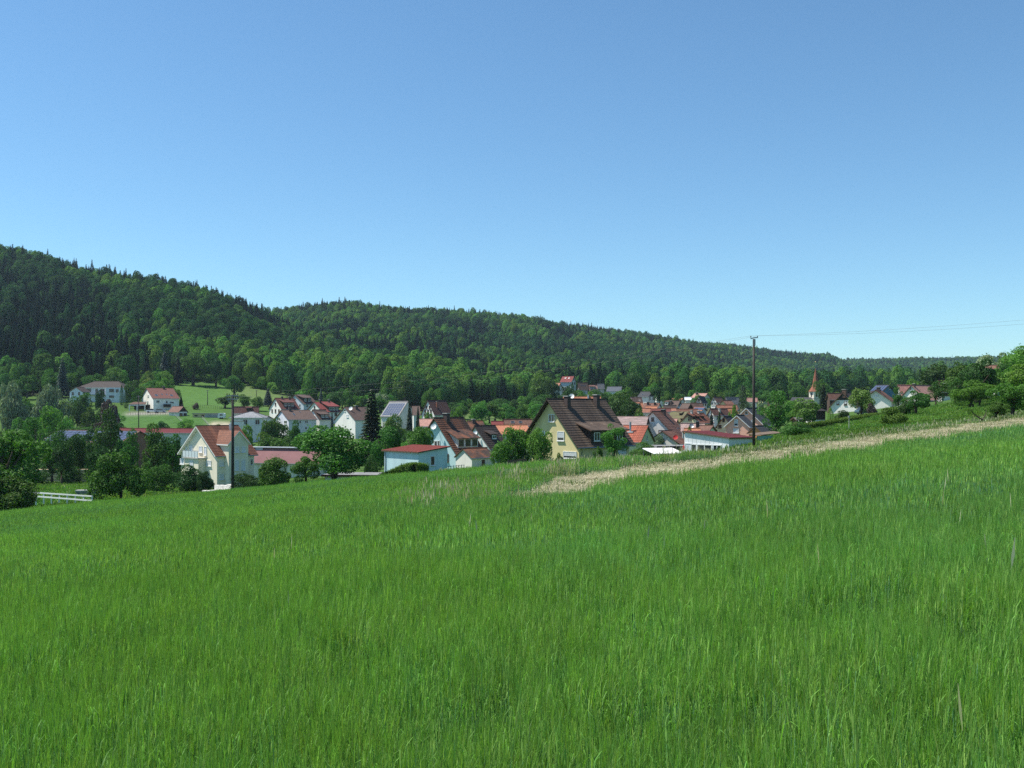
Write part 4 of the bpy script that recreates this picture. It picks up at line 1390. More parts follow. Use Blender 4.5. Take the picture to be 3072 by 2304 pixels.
e, w_, rf, a_, b_, c_ = monopitch('blue_garage', 'light blue garage with flat red sheet-metal roof beside the hedge', (418.5, 452.5), None, None, 110, 45, 6.1, 4.2, EYE + (HZ - 452.8) * .11, EYE + (HZ - 447.5) * .113, EYE + (HZ - 451) * .1142, LBLUE, R_sheet)
facewin(e, 4.2, 'R', (2.0, a_ - .95), (.62, 1.05))
mb = MB(); mb.tube([(-.1, 5.9, c_ - .05), (-.08, 5.85, c_ - .5), (-.06, 5.85, .2)], .05, 6); mb.build('downpipe', M_zinc, e)
facewin(e, 6.1, 'L', (3.9, c_ - 2.45), (1.0, .5), 'shut')
# ---- white garage with windows
e, w_, rf, a_, b_, c_ = monopitch('white_garage', 'white board-clad garage with sloping maroon roof beside the tall pole', (728.8, 438.6), None, None, 96, 45, 5.1, 4.3, EYE + (HZ - 438.6) * .096, EYE + (HZ - 438.2) * .099, EYE + (HZ - 432.3) * .0996, (0.76, 0.77, 0.78), R_maroon, .18)
for yy_, wd in ((1.3, .95), (2.75, 1.75), (4.0, .7)):
    facewin(e, 5, 'L', (yy_, a_ - 1.08), (wd, .92), frame=M_frame)
facewin(e, 5, 'L', (4.65, a_ - 1.35), (.8, 1.6), 'shut', name='door')
for i in range(10):
    mb = MB(); mb.box((-.015, .2 + i * .5, .1), (-.003, .225 + i * .5, a_ + .02 + (c_ - a_) * i / 10)); mb.build('cladding_strip', M_frame, e)
# ---- green tarpaulin shelter behind the pole
P = at(757, 444, 100); e = empty('tarpaulin_shelter', (P.x, P.y, gz(P.x, P.y)), math.radians(20)); tag(e, 'low shelter of green tarpaulin with thin posts behind the tall pole', 'shelter')
hh_ = EYE + (HZ - 434.5) * .1 - gz(P.x, P.y)
for i in range(4):
    mb = MB(); mb.tube([(i * .85, 0, -.2), (i * .85, 0, hh_ - .15)], .035, 5); mb.build('post', M_wood, e)
mb = MB()
for i in range(10):
    x0_, x1_ = i * .19, (i + 1) * .19
    d0, d1 = .05 * math.sin(i * 1.7), .05 * math.sin((i + 1) * 1.7)
    mb.face([(x0_, -.05 + d0, hh_ - 1.0 + .04 * i), (x1_, -.05 + d1, hh_ - 1.0 + .04 * (i + 1)), (x1_, -.06 - d1, hh_ - .12), (x0_, -.06 - d0, hh_ - .12)])
mb.build('tarpaulin', M_tarp, e)
mb = MB(); mb.prism([(-.2, -.2, hh_ - .1), (2.9, -.2, hh_ + .12), (2.9, 1.4, hh_ + .25), (-.2, 1.4, hh_ + .03)], (0, 0, .04)); mb.build('roof', M_wood, e)
mb = MB(); mb.box((1.8, -.1, .45), (2.7, .35, .5)); mb.box((1.85, -.08, -.2), (1.9, .3, .45)); mb.box((2.6, -.08, -.2), (2.65, .3, .45)); mb.build('bench', M_wood, e)
# ---- white canopy, dark carport, folded parasol
P = at(664, 456, 104); zg = gz(P.x, P.y); e = empty('white_canopy', (P.x, P.y, zg), math.radians(18)); tag(e, 'flat white canvas canopy in the garden beside the yellow house', 'canopy')
zt_ = EYE + (HZ - 453.5) * .104 - zg
mb = MB(); mb.prism([(-1.7, -1.2, zt_), (1.75, -1.2, zt_), (1.75, 1.6, zt_ + .45), (-1.7, 1.6, zt_ + .45)], (0, 0, .07)); mb.build('canvas', M_canvas, e)
for a in (-1.6, 1.65):
    for b in (-1.1, 1.5):
        mb = MB(); mb.tube([(a, b, -.5), (a, b, zt_ + (.44 if b > 0 else 0))], .03, 5); mb.build('pole', M_metal, e)
P = at(674, 450, 116); zg = gz(P.x, P.y); e = empty('carport', (P.x, P.y, zg), math.radians(4)); tag(e, 'low dark felt-roofed carport behind the white canopy', 'carport')
zt_ = EYE + (HZ - 445.5) * .116 - zg
mb = MB(); mb.box((-2.3, -1.5, zt_ - .35), (2.3, 2.2, zt_)); mb.build('roof', [R_felt], e)
mb = MB(); mb.box((-2.35, -1.55, zt_ - .3), (2.35, -1.503, zt_ - .02)); mb.build('fascia', M_darkwood, e)
for a in (-2.1, 0, 2.1):
    for b in (-1.3, 2.0):
        mb = MB(); mb.box((a - .06, b - .06, -.5), (a + .06, b + .06, zt_ - .352)); mb.build('post', M_wood, e)
mb = MB(); mb.box((-2.2, 2.06, -.5), (2.2, 2.12, zt_ - .352)); mb.build('wall', wallmat(PALEY), e)
P = at(683.5, 454, 101); zg = gz(P.x, P.y); e = empty('folded_parasol', (P.x, P.y, zg)); tag(e, 'folded red and white parasol beside the white garage', 'parasol')
zt_ = EYE + (HZ - 444.5) * .101 - zg
mb = MB(); mb.tube([(0, 0, -.4), (0, 0, zt_)], .02, 6); mb.build('pole', M_metal, e)
mb = MB(); mb.tube([(0, 0, zt_ - .02), (.03, 0, zt_ - .2), (.02, 0, zt_ - .55)], [.02, .1, .16], 8); mb.build('canopy_top', M_red, e)
mb = MB(); mb.tube([(.02, 0, zt_ - .555), (0, 0, zt_ - .95)], [.155, .12], 8); mb.build('canopy_skirt', M_canvas, e)
# ---- flat-roofed garage sunk below the field edge
P = at(350, 477, 108); e = empty('flat_garage', (P.x, P.y, gz(P.x, P.y)), math.radians(-6)); tag(e, 'sunken flat-roofed garage with grey felt roof under the leafy tree', 'garage')
zt_ = EYE + (HZ - 474.5) * .108 - gz(P.x, P.y)
mb = MB(); mb.box((-2.6, -.6, -1.2), (3.0, 3.6, zt_ - .2)); mb.build('wall', wallmat(OFFW), e)
mb = MB(); mb.box((-2.9, -.9, zt_ - .197), (3.2, 3.9, zt_)); mb.build('roof', [R_felt], e)
mb = MB(); mb.box((-2.93, -.95, zt_ - .17), (3.23, -.903, zt_ + .03)); mb.build('fascia', plain('red_brown_fascia', (.14, .05, .04)), e)

# ---- houses of the village, one line each
def H_(name, label, apex, end, eave, D, yaw, wall, roof, win=True, style='glass', cat='house', **kw):
    h = House(name, label, cat, apex, end, eave, D, yaw, wall, roof, **kw)
    if win: h.autowin(style=style, frame=kw.get('frame'), side=(D < 420))
    return h


h = H_('orange_tiled_house', 'small yellow house with bright orange-red tiled roof and grey flue pipe', (648.3, 425.8), 623.5, (640.7, 442.5), 150, 155, PALEY, R_bright, False, og=.25, oe=.2, courses=.42)
mbp = h.hit('r', 630.3, 432); mb = MB(); mb.tube([mbp - Vector((0, 0, .2)), mbp + Vector((0, 0, 1.5))], .16, 8); mb.build('flue_pipe', M_zinc, h.root)
mb = MB(); mb.box((mbp.x - .5, mbp.y - .4, mbp.z - .1), (mbp.x + .4, mbp.y + .4, mbp.z + .1)); mb.build('flue_flashing', M_frame, h.root)
h.window('g', c=(0, h.H - h.rise * .75), size=(.5, .8))
h = H_('white_gable_house', 'tall white house with plain brown roof and dark chimney behind the orange-roofed one', (652, 411.3), 666, (676, 437), 200, 60, WHITE, R_tb, False, og=.4, courses=.4)
h.window('g', (651.2, 417.3, 654, 421.2), frame=M_dframe); h.window('g', (658.5, 430, 662.6, 434), style='shut', frame=M_dframe); h.chimney(663.3, 414, 409.6, .8); h.skylight((679.5, 430, 683.5, 433.5))
h = H_('white_annex', 'low white wing with brown roof in front of the tall white house', (661.9, 430.8), 672, (679.5, 444.2), 184, 56, WHITE, R_tb, False, courses=.4)
h.window('g', (661, 438.5, 664.5, 441.5), frame=M_dframe)
h.dish('r', 675.6, 437.5, .45, M_red, .6)
h = H_('faded_barn', 'long barn with pale flaking pink roof behind the orange-roofed house', (648.3, 416.8), 610, (646.2, 426), 186, 171, OFFW, R_wpink, False, cat='barn', gable_wood=M_darkwood)
h = H_('mossy_barn', 'barn with mossy olive-brown roof behind the tall white house', (689.5, 411.9), 664, (683.1, 422.4), 255, 157, OFFW, R_moss, False, cat='barn')
for q in ((680.3, 415.3), (681.6, 420.6)): h.dormer((q[0] - 1, q[1]), (q[0] + 1, q[1]), .5, .4, M_darkwood, None, .12, 0)
h = H_('yellow_gable_house', 'yellow gabled house with rusty orange roof and row of small dormers', (689.2, 413.1), 703.5, (700.3, 423.3), 238, 50, PALEY, roofmat((.22, .075, .04), (.4, (.14, .06, .04))), True)
h.chimney(691.5, 414.5, 410.5, .5, mat=M_conc); h.chimney(698.5, 414.5, 410.8, .5, mat=M_conc)
for q in ((694, 418.5), (698.5, 418.5), (702.8, 418.3)): h.dormer((q[0] - 1.2, q[1]), (q[0] + 1.2, q[1]), .55, .45, M_darkwood, None, .15, 0)
h = H_('pale_pink_barn', 'barn with bleached pale pink roof behind the white garage', (704.6, 423.3), 680.5, (703.6, 431.6), 190, 172, OFFW, R_wpink2, False, cat='barn')
h.chimney(697.5, 427, 421.5, .6); h.dish('r', 691.5, 426, .45, M_metal, .4)
h = H_('orange_shed', 'low shed with orange roof in front of the bleached pink barn', (700.3, 428.3), 684, (699.6, 433.4), 178, 174, OFFW, R_or, False, cat='shed', og=.15, oe=.15)
h = H_('brown_shed', 'small shed with tan-brown roof between the pink barn and the salmon house', (713.4, 425.6), 704, (709.2, 431), 180, 148, OFFW, R_tb, False, cat='shed')
h = H_('pink_roof_shed', 'tiny shed with pink roof beside the mossy barn', (677.7, 419), 671.5, (676.3, 422.6), 222, 163, WHITE, R_pink, False, cat='shed')
h = H_('orange_dormer_house', 'house with bright orange roof and wide dormer beside the dark spreading tree', (643.3, 402.7), 629.6, (642.8, 408.6), 298, 173, OFFW, R_or, False)
h.dormer((630.8, 407.8), (639, 407.8), 1.3, .2, wallmat(GREY), None, .2, 2)
h = H_('patched_brown_house', 'house with patched dark brown roof above the orange-roofed one', (630.3, 397.1), 641.6, (632, 403), 345, 12, OFFW, roofmat((.1, .06, .05), (.35, (.3, .26, .24))), False)
h = H_('slate_grey_house', 'white house with dark grey roof and black boarded gable on the slope', (652.2, 391.6), 640.9, (648.6, 396.6), 420, 148, WHITE, R_dark, True, gable_wood=M_darkwood)
h.skylight((641.8, 393.8, 643.8, 395.2))
h = H_('red_brown_house', 'house with red-brown roof half hidden behind a round bush on the slope', (655.1, 392.3), 666.4, (656, 396.8), 440, 10, OFFW, R_tb, False)
h.chimney(660, 393, 391.5, .6)
h = H_('terracotta_row', 'long low terracotta-roofed building at the near edge of the old centre', (651, 408.2), 632, (650.4, 412.6), 268, 174, OFFW, R_terra, False, cat='barn')
h = H_('brown_village_house', 'village house with plain brown roof beside the terracotta row', (660, 403.2), 644, (657.2, 409), 308, 158, OFFW, R_tb, False)
h.chimney(648, 405, 402, .6); h.chimney(655, 405, 402.5, .6)
h = H_('orange_low_house', 'low house with orange roof below the plain brown one', (656.8, 406.2), 645.4, (656.4, 409.2), 288, 175, WHITE, R_or, False)
h = H_('grey_blue_house', 'large house with grey-brown roof and pale blue gable in the village centre', (680.2, 400.7), 666.4, (676.8, 408.2), 330, 141, (.45, .55, .62), R_brown, True)
h.dormer((664.8, 405.4), (668, 405.4), 1.2, .3, wallmat(WHITE), None, .2, 1); h.chimney(671.2, 404, 401, .6)
h = H_('dark_roof_house', 'house with long dark roof in front of the pale blue gable', (676.6, 405.2), 663.5, (676, 408.8), 298, 174, OFFW, R_dbrown, False)
h = H_('black_gable_house', 'house with brown roof and black boarded gable in the village centre', (690.8, 403.4), 682.3, (687.2, 409.6), 310, 141, GREY, R_brown, True, gable_wood=M_darkwood)
h = H_('salmon_row', 'narrow terracotta-roofed row in front of the dark-roofed house', (676, 408.3), 658.5, (675, 411), 260, 175, OFFW, R_terra, False, cat='barn')
h = H_('maroon_row', 'long narrow maroon-roofed building behind the tall white house', (671, 408.9), 650.5, (670.4, 411.8), 248, 175, OFFW, roofmat((.2, .065, .055)), False, cat='barn')
h = H_('rusty_row', 'long building with rusty brown roof behind the mossy barn', (698, 409), 674.5, (697, 412.9), 267, 173, OFFW, roofmat((.2, .085, .055), (.3, (.13, .07, .05))), False, cat='barn')
h = H_('mottled_house', 'house with mottled brown roof below the half-timbered gable', (690.5, 402.8), 702.3, (692.2, 408.4), 332, 12, OFFW, roofmat((.12, .075, .06), (.4, (.18, .1, .075))), False)
h = H_('solar_roof_house', 'pale blue house with orange roof and a blue solar array', (704.8, 407.2), 694.6, (701.7, 410.8), 288, 144, (.45, .55, .62), R_or, False)
p0 = h.hit('r', 699, 408.9)
mb = MB(); mb.box((-1.6, -.65, .05), (1.6, .65, .1)); o = mb.build('solar_panel', M_solar, h.root); h.place(o, 'r', p0)
h = H_('half_timbered_house', 'white half-timbered house with steep black roof in the village centre', (698.5, 396.2), 704.4, (702.1, 403.4), 380, 52, WHITE, R_dark, True, frame=M_dframe) if False else House('half_timbered_house', 'white half-timbered house with steep black roof in the village centre', 'house', (698.5, 396.2), 704.4, (702.1, 403.4), 380, 52, WHITE, R_dark)
h.autowin(frame=M_dframe)
for zz_ in (.35, .62, .9):
    yy_ = h.wy * zz_
    mb = MB(); mb.box((h.og - .04, -yy_, h.H - h.rise * zz_ - .35), (h.og - .003, yy_, h.H - h.rise * zz_ - .13)); mb.build('timber_beam', M_darkwood, h.root)
h = H_('green_gable_house', 'large pale green house with pinkish terracotta roof at the forest edge', (707.6, 393.3), 694.4, (703.9, 397.6), 420, 146, PGREEN, R_pink, True)
h.chimney(697, 394.5, 392.5, .7)
h = H_('white_shed', 'low shed with glaring white sheet roof beside the pinkish-roofed house', (694, 397.2), 684.3, (693.5, 400), 432, 175, WHITE, R_white, False, cat='shed')
h = H_('red_roof_house', 'house with dull red roof behind the grey-brown one', (683.1, 398.2), 670.3, (680.7, 401.2), 402, 153, OFFW, R_terra, False)
h = H_('white_timber_house', 'small white gabled house with brown roof at the foot of the wood', (713.4, 396.9), 721.2, (717, 402.6), 390, 50, WHITE, R_tb, True)
h = H_('skylight_barn', 'grey-roofed barn with a long pale strip of roof lights', (725.1, 397.1), 739.5, (726.3, 404), 372, 10, GREY, R_grey, False, cat='barn')
for i in range(6): h.skylight((727 + i * 1.55, 397.9, 728.4 + i * 1.55, 399.6))
h = H_('yellow_barn', 'yellow gabled house with reddish roof below the grey barn', (722.6, 400.3), 731, (727, 405.2), 332, 54, YELLOW, R_terra, True)
h = H_('terracotta_house', 'wide house with strong terracotta roof and white end gable in the centre', (716.1, 405), 737, (718, 409.6), 300, 14, WHITE, R_terra, True)
h = H_('white_triangle_house', 'house with bright white triangular gable and brown roof above the small spruces', (710, 408.6), 727, (714, 415.5), 258, 32, WHITE, roofmat((.14, .065, .05)), True)
h.chimney(719.5, 411.5, 408.8, .5, mat=M_conc)
h = H_('orange_slope_house', 'house with steep orange-brown roof behind the salmon house', (726.7, 408.2), 736, (729.4, 414), 270, 18, OFFW, R_or, False)
h = H_('salmon_house', 'big salmon-coloured house with dark grey roof behind the tall pole', (746.1, 407.9), 757, (764, 425.3), 200, 58, SALMON, R_dark, False, og=.5, trim=M_frame)
h.window('g', (745, 411.3, 748, 414.6)); h.window('g', (751, 420, 754, 424.5), style='shut'); h.autowin(attic=False)
h = H_('salmon_wing', 'salmon front wing with large gable window and dark grey roof', (736.6, 415.2), 744, (750, 427.2), 190, 58, SALMON, R_dark, False, og=.4, trim=M_frame)
h.window('g', (734.2, 419.2, 738.2, 426), style='half'); h.window('g', (733.3, 428.5, 739, 433), style='shut')
h = H_('orange_annex', 'low orange-walled annex with dark roof beside the salmon house', (754.7, 426), 766.5, (763, 433.4), 185, 50, ORW, R_dark, False, cat='shed')
h = H_('pale_yellow_house', 'pale yellow gabled house with brown windows tucked beside the salmon wing', (724, 416.3), 731, (733, 427.6), 208, 62, PALEY, R_dbrown, False)
h.window('g', (722.7, 418.5, 724.8, 421.8), frame=M_dframe); h.window('g', (718.5, 425, 721.5, 428.2), frame=M_dframe, style='wood')
h = H_('pole_side_house', 'house with faded brown roof seen just behind the top of the village by the pole', (757.4, 397.8), 746.4, (756.4, 402), 382, 170, OFFW, R_pink, False)
h = H_('yellow_wood_house', 'yellow-gabled house almost hidden in bushes under the wood', (760.1, 393.9), 770, (763, 398.2), 462, 36, YELLOW, R_terra, True)
h = H_('maroon_hill_house', 'highest house on the slope with maroon roof under the forest', (574.1, 376.2), 562.4, (571.4, 382), 520, 148, (.55, .57, .58), R_red, True)
h.skylight((565, 377.6, 566.2, 378.6)); h.skylight((568.5, 377.6, 569.8, 378.6))
h = H_('red_hill_house', 'small white house with light red roof among trees on the slope', (560.6, 383), 551.2, (558, 388), 482, 163, WHITE, R_terra, True)
h = H_('brown_hill_house', 'brown-roofed house with three small roof windows on the slope', (577.7, 382.5), 587.8, (578.4, 390), 470, 8, GREY, R_brown, True)
for q in ((580.5, 384.8), (582.4, 384.8), (584.3, 384.8)): h.skylight((q[0], q[1], q[0] + 1, q[1] + 1.1))
h = H_('pink_hill_house', 'house with salmon-pink roof and dark dormer on the slope', (588.6, 385.1), 597.4, (589.2, 390.4), 470, 8, (.55, .35, .28), R_pink, True)
h.dormer((589.5, 389), (594.8, 389), 1.3, .2, M_darkwood, None, .2, 2)
h = H_('grey_hill_house', 'grey-roofed house beside the sandy cutting on the slope', (597.2, 383.6), 604.2, (597.9, 388.8), 490, 10, GREY, R_grey, True)
h = H_('slate_hill_house', 'white house with blue-grey slate roof on the slope', (622, 386.6), 607.4, (620.8, 391.2), 440, 168, WHITE, roofmat((.1, .115, .14)), True)
h = H_('long_orange_house', 'long orange-roofed building peeking over the ridge of the dark brown roof', (601, 396.6), 563, (600.4, 401.6), 278, 175, OFFW, R_or, False, cat='barn')
h.dish('r', 571.7, 396.5, .75, None, .7); h.chimney(588, 398, 394.8, .4, mat=M_frame)
h = H_('two_skylight_house', 'brown-roofed house with two bright roof windows', (504, 419.4), 532, (504.6, 426), 190, 6, OFFW, R_tb, False)
h.skylight((510.8, 421.1, 514.4, 423.3)); h.skylight((518.8, 421.2, 522, 423.2))
h = H_('orange_behind_tree_house', 'orange-roofed house behind the tree beside the yellow house', (495.6, 425.3), 527, (501, 434.4), 176, 14, WHITE, R_or, True)
h = H_('red_flat_house', 'low red-roofed shed between the rust roof and the roof windows', (491, 421.2), 504.5, (491.6, 425.4), 204, 8, OFFW, R_red, False, cat='shed')
h = H_('black_roof_house', 'white house with steep blackish roof beside the light blue one', (474.3, 425.9), 495, (490.6, 449.4), 165, 50, WHITE, R_dbrown, True, courses=.42)
h.dish('g', 475.3, 433, .35)
h.dormer((491, 440), (497, 440), 1.0, .35, M_darkwood, None, .2, 1)
h = H_('rust_roof_house', 'rusty red-roofed house directly behind the light blue house', (467, 420.9), 482.8, (471.2, 429.4), 192, 24, OFFW, R_rust, False)
h.chimney(473.5, 422.5, 419.5, .6)
h = H_('peach_roof_house', 'small house with peach-orange roof beside the light blue gable', (419.2, 419), 432.5, (420, 426.4), 200, 8, WHITE, R_pink, True)
h = H_('red_framed_house', 'half-timbered house with steep brown roof and red-framed windows under the wood', (427.3, 400.1), 445.6, (434.4, 415), 330, 48, WHITE, roofmat((.12, .058, .046)), False)
for a_, b_ in ((-.25, .42), (.25, .42), (-.45, .68), (0, .68), (.45, .68), (-.5, .95), (0, .95), (.5, .95)):
    h.window('g', c=(a_ * h.wy, h.H - h.rise * b_ - .25), size=(.75, .95), frame=M_brickr, mull=False)
h.chimney(437, 407, 401.5, .5, mat=M_brickr)
h = H_('panel_roof_house', 'house whose whole roof slope is covered with grey solar panels', (408.3, 401.1), 389.6, (398.6, 416.6), 330, 142, OFFW, R_grey, False)
sl = math.hypot(h.w, h.rise); nx_, ny_ = 7, 7
pm = MB(); pw, ph = h.L * .88 / nx_, sl * .8 / ny_
pm.box((-pw * .43, -ph * .43, .03), (pw * .43, ph * .43, .08)); pme = pm.mesh('solar_panel', M_solar)
bm_ = MB(); bm_.box((-h.L * .46, -sl * .42, .005), (h.L * .46, sl * .42, .028)); o = bm_.build('panel_rack', M_conc, h.root)
oo, aa, up, nn = h.face('r'); h.place(o, 'r', oo - up * sl * .54 + Vector((h.L / 2, 0, 0)))
for i in range(nx_):
    for j in range(ny_):
        o = bpy.data.objects.new('solar_panel', pme); COL.objects.link(o); o.parent = h.root
        h.place(o, 'r', oo - up * (sl * .14 + ph * (j + .5)) + Vector((h.L * .06 + pw * (i + .5), 0, 0)))
h = H_('dark_brown_cottage', 'dark brown-roofed cottage between the solar roof and the red-framed house', (412, 406), 419.6, (412.6, 415.2), 318, 8, OFFW, R_brown, False)
h = H_('white_brown_house', 'white gabled house with dark brown roof and dish beside the tall spruce', (344.1, 406.8), 366, (355, 420.2), 300, 42, WHITE, R_brown, False)
h.window('g', (344.5, 409.6, 345.8, 411.6)); h.window('g', (346.5, 414.6, 348.8, 417.4), style='shut'); h.chimney(356.3, 408.7, 405.8, .7, mat=M_brick); h.dish('r', 350.8, 408.6, .6, None, .5)
h = H_('red_dormer_house', 'white gabled house with red-brown roof and dark dormer, uppermost of the cluster', (274.7, 398), 293.8, (281.4, 409.2), 370, 42, WHITE, roofmat((.15, .055, .045)), True)
h.dormer((284, 407), (294, 406.8), 1.7, .3, M_darkwood, None, .35, 3); h.chimney(289.5, 400, 396.8, .6); h.chimney(282, 399, 396.6, .6)
h = H_('blue_grey_house', 'pale grey house with brown roof and boarded upper storey behind the cluster', (294.4, 394.8), 309.4, (303.6, 404), 400, 50, (.5, .54, .6), R_brown, True)
h.dormer((303.8, 402.4), (311, 402), 1.8, .3, M_darkwood, None, .35, 2)
h = H_('bright_red_house', 'white gabled house with bright red roof and long red dormer', (313.8, 401.8), 332, (323, 412), 360, 42, OFFW, R_red, True)
h.dormer((328.8, 411), (338.5, 411), 1.7, .35, M_darkwood, None, .4, 3); h.chimney(328.8, 403.5, 399.8, .5); h.chimney(320, 402.8, 399.6, .5)
h = H_('long_brown_house', 'long light grey house with wide brown roof in front of the cluster', (280.6, 410.2), 309.9, (288, 419.6), 310, 30, (.6, .62, .66), R_brown, False)
h.window('s', (293.8, 420.5, 295.5, 423.2)); h.window('s', (299.2, 420.5, 301, 423.2)); h.window('s', (305, 420.5, 308, 423.2)); h.window('s', (305, 427, 307, 429.5)); h.window('g', (284.2, 420.5, 287, 424)); h.skylight((293, 413.4, 295, 415.4)); h.skylight((299.4, 411.4, 300.5, 412.6)); h.chimney(290, 411, 408.2, .7)
h = H_('white_cluster_house', 'white gabled house with brown roof and dormer beside the leafy treetop', (312.4, 409.7), 325.7, (319.4, 419.6), 320, 50, WHITE, R_brown, False)
h.window('g', (313.5, 415.6, 315.2, 418.6)); h.dormer((321, 418.5), (328.5, 418), 1.3, .3, M_darkwood, None, .3, 2)
h = H_('cluster_garage', 'small grey garage with gabled roof beside the hip-roofed bungalow', (269, 415.9), 257.5, (262.9, 419.2), 306, 142, GREY, R_grey, False, cat='garage')
h.window('g', c=(0, h.H - h.rise - 1.0), size=(2.2, 1.9), style='shut', name='garage_door')
h = H_('red_brown_barn', 'long barn with red-brown roof behind the hip-roofed bungalow', (232, 406.6), 259, (232.8, 413.4), 342, 8, OFFW, roofmat((.15, .06, .05)), False, cat='barn')
h.dormer((246.5, 411), (251, 411), 1.2, .45, M_darkwood, None, .3, 0)
h = H_('white_hillside_house', 'white house with red-brown roof and four roof windows below the hay meadow', (146.1, 388), 173, (152.6, 398.3), 400, 32, WHITE, roofmat((.17, .062, .045)), False)
for q in ((155, 394.4, 157.8, 396), (161.3, 393.8, 162.8, 395), (166, 393.8, 167.4, 395), (170, 394.6, 172.8, 396)): h.skylight(q)
h.window('s', (156.3, 400.4, 159.6, 402.8)); h.window('s', (165.8, 400.6, 167.6, 403.4)); h.window('s', (170, 401.6, 174, 403.4)); h.chimney(163.8, 389, 386.4, .7)
for q in ((144.4, 400.4, 146, 403.2), (147, 401, 148.4, 403.6), (147.6, 395, 149, 397)): h.window('g', q, style='half')
pb = h.hit('s', 166.8, 405.5); mb = MB(); mb.box((pb.x - 1.3, pb.y - 1.2 if h.side < 0 else pb.y, pb.z - .6), (pb.x + 1.3, pb.y, pb.z + .5)); mb.build('balcony', M_darkwood, h.root)
h = H_('timber_garage', 'double garage with brown gabled roof beside the white hillside house', (183.5, 406.4), 172.6, (178.4, 412.2), 370, 138, OFFW, R_tb, False, cat='garage', gable_wood=M_darkwood)
for q in (-.48, .48): h.window('g', c=(q * h.wy, h.H - h.rise - 1.35), size=(h.wy * .85, 2.2), name='garage_door', mull=False)
h = H_('factory_hall', 'long hall with maroon sheet roof behind the roadside trees', (197, 428.6), 120, (197.5, 433), 255, 166, OFFW, R_maroon, False, cat='hall', L=26, thick=.1)
h = H_('solar_hall', 'large low hall with a roof of bluish solar panels behind the garden trees', (140.3, 431), 52.7, (121.5, 442.5), 222, 160, (.32, .16, .1), R_tb, False, cat='hall', L=23, thick=.1)
sl = math.hypot(h.w, h.rise); oo, aa, up, nn = h.face('r')
nx_, ny_ = 16, 5; pw, ph = h.L * .96 / nx_, sl * .9 / ny_
pm = MB(); pm.box((-pw * .46, -ph * .45, .03), (pw * .46, ph * .45, .09)); pme = pm.mesh('solar_panel', M_solar)
for i in range(nx_):
    for j in range(ny_):
        o = bpy.data.objects.new('solar_panel', pme); COL.objects.link(o); o.parent = h.root
        h.place(o, 'r', oo - up * (sl * .05 + ph * (j + .5)) + Vector((h.L * .02 + pw * (i + .5), 0, 0)))
h = H_('pink_hall', 'long workshop hall with faded pink sheet roof beside the cream house', (326, 448.5), 235, (320, 464), 178, 162, OFFW, R_pinksheet, False, cat='hall', L=21, thick=.1)
mb = MB(); mb.box((0, -.5, h.H + .02), (h.L, .5, h.H + .16)); mb.build('ridge_light', R_white, h.roof)
h.window('r', (256, 447.5, 263, 449.6), frame=R_white, style='shut', name='roof_light')
h = H_('dark_gable_house', 'white house with dark boarded gable and flat chimney behind the round tree', (842.6, 392.6), 850, (857, 407), 262, 50, WHITE, R_dbrown, False, og=.5)
mb = MB(); ze_ = h.H - h.rise * .52; yq = h.wy * .5
mb.prism([(h.og - .06, -yq, ze_), (h.og - .06, 0, h.H - .2), (h.og - .06, yq, ze_)], (.05, 0, 0)); mb.build('gable_boarding', M_darkwood, h.root)
h.window('g', (836.6, 401.2, 839.4, 404.8), style='half', frame=M_dframe); h.window('g', (844, 401.2, 847, 405.2), style='half', frame=M_dframe); h.chimney(844.5, 393.5, 389.6, 1.0, mat=M_dframe)
h = H_('brown_wing_house', 'brown-roofed wing with dark boarded wall behind the dark gable', (827.2, 393.2), 843, (828, 399.8), 274, 8, (.1, .07, .055), R_tb, False)
h = H_('orange_edge_house', 'white house with orange-brown verge and dark chimney above the hedge', (875.2, 389.9), 881, (892.3, 401.6), 255, 56, WHITE, R_rust, False, og=.6)
h.chimney(878.5, 391.5, 387.4, .8); h.window('g', (875, 394.5, 878, 396.5), style='shut'); h.window('g', (873.5, 412.5, 876, 415.5), frame=M_dframe)
h = H_('blue_house', 'blue-painted house with solar collectors on its dark roof', (889.4, 385), 876, (881.6, 392.6), 292, 134, BLUE, R_dark, False)
h.window('g', (888.6, 387, 890.4, 389.6))
oo, aa, up, nn = h.face('r'); sl = math.hypot(h.w, h.rise)
for i in range(5):
    mb = MB(); mb.box((-h.L * .08, -sl * .34, .05), (h.L * .08, sl * .34, .12)); o = mb.build('solar_collector', M_solar, h.root); h.place(o, 'r', oo - up * sl * .45 + Vector((h.L * (.12 + .19 * i), 0, 0)))
h = H_('pink_roof_house', 'white gabled house with broad salmon-pink roof on the slope', (911.1, 385), 931.5, (925, 400.4), 242, 40, WHITE, R_pink, False)
h.window('g', (909.7, 387.4, 911.8, 390.2)); h.chimney(914, 386.5, 384, .5)
h = H_('pink_wing', 'salmon-pink roofed wing behind the broad pink-roofed gable', (897.6, 385), 912, (899.4, 393), 248, 12, WHITE, R_pink, True, cat='house')
h = H_('brown_orchard_house', 'brown-roofed house with small dish between the orchard trees', (938.3, 380.6), 949.4, (939, 394), 230, 8, WHITE, roofmat((.19, .085, .065)), True)
h.dish('r', 944.5, 384, .5, None, .5)
h = H_('hidden_orchard_house', 'white house with red-brown gable roof almost swallowed by the orchard trees', (1002, 365.4), 995, (997, 371), 172, 138, WHITE, R_tb, True)


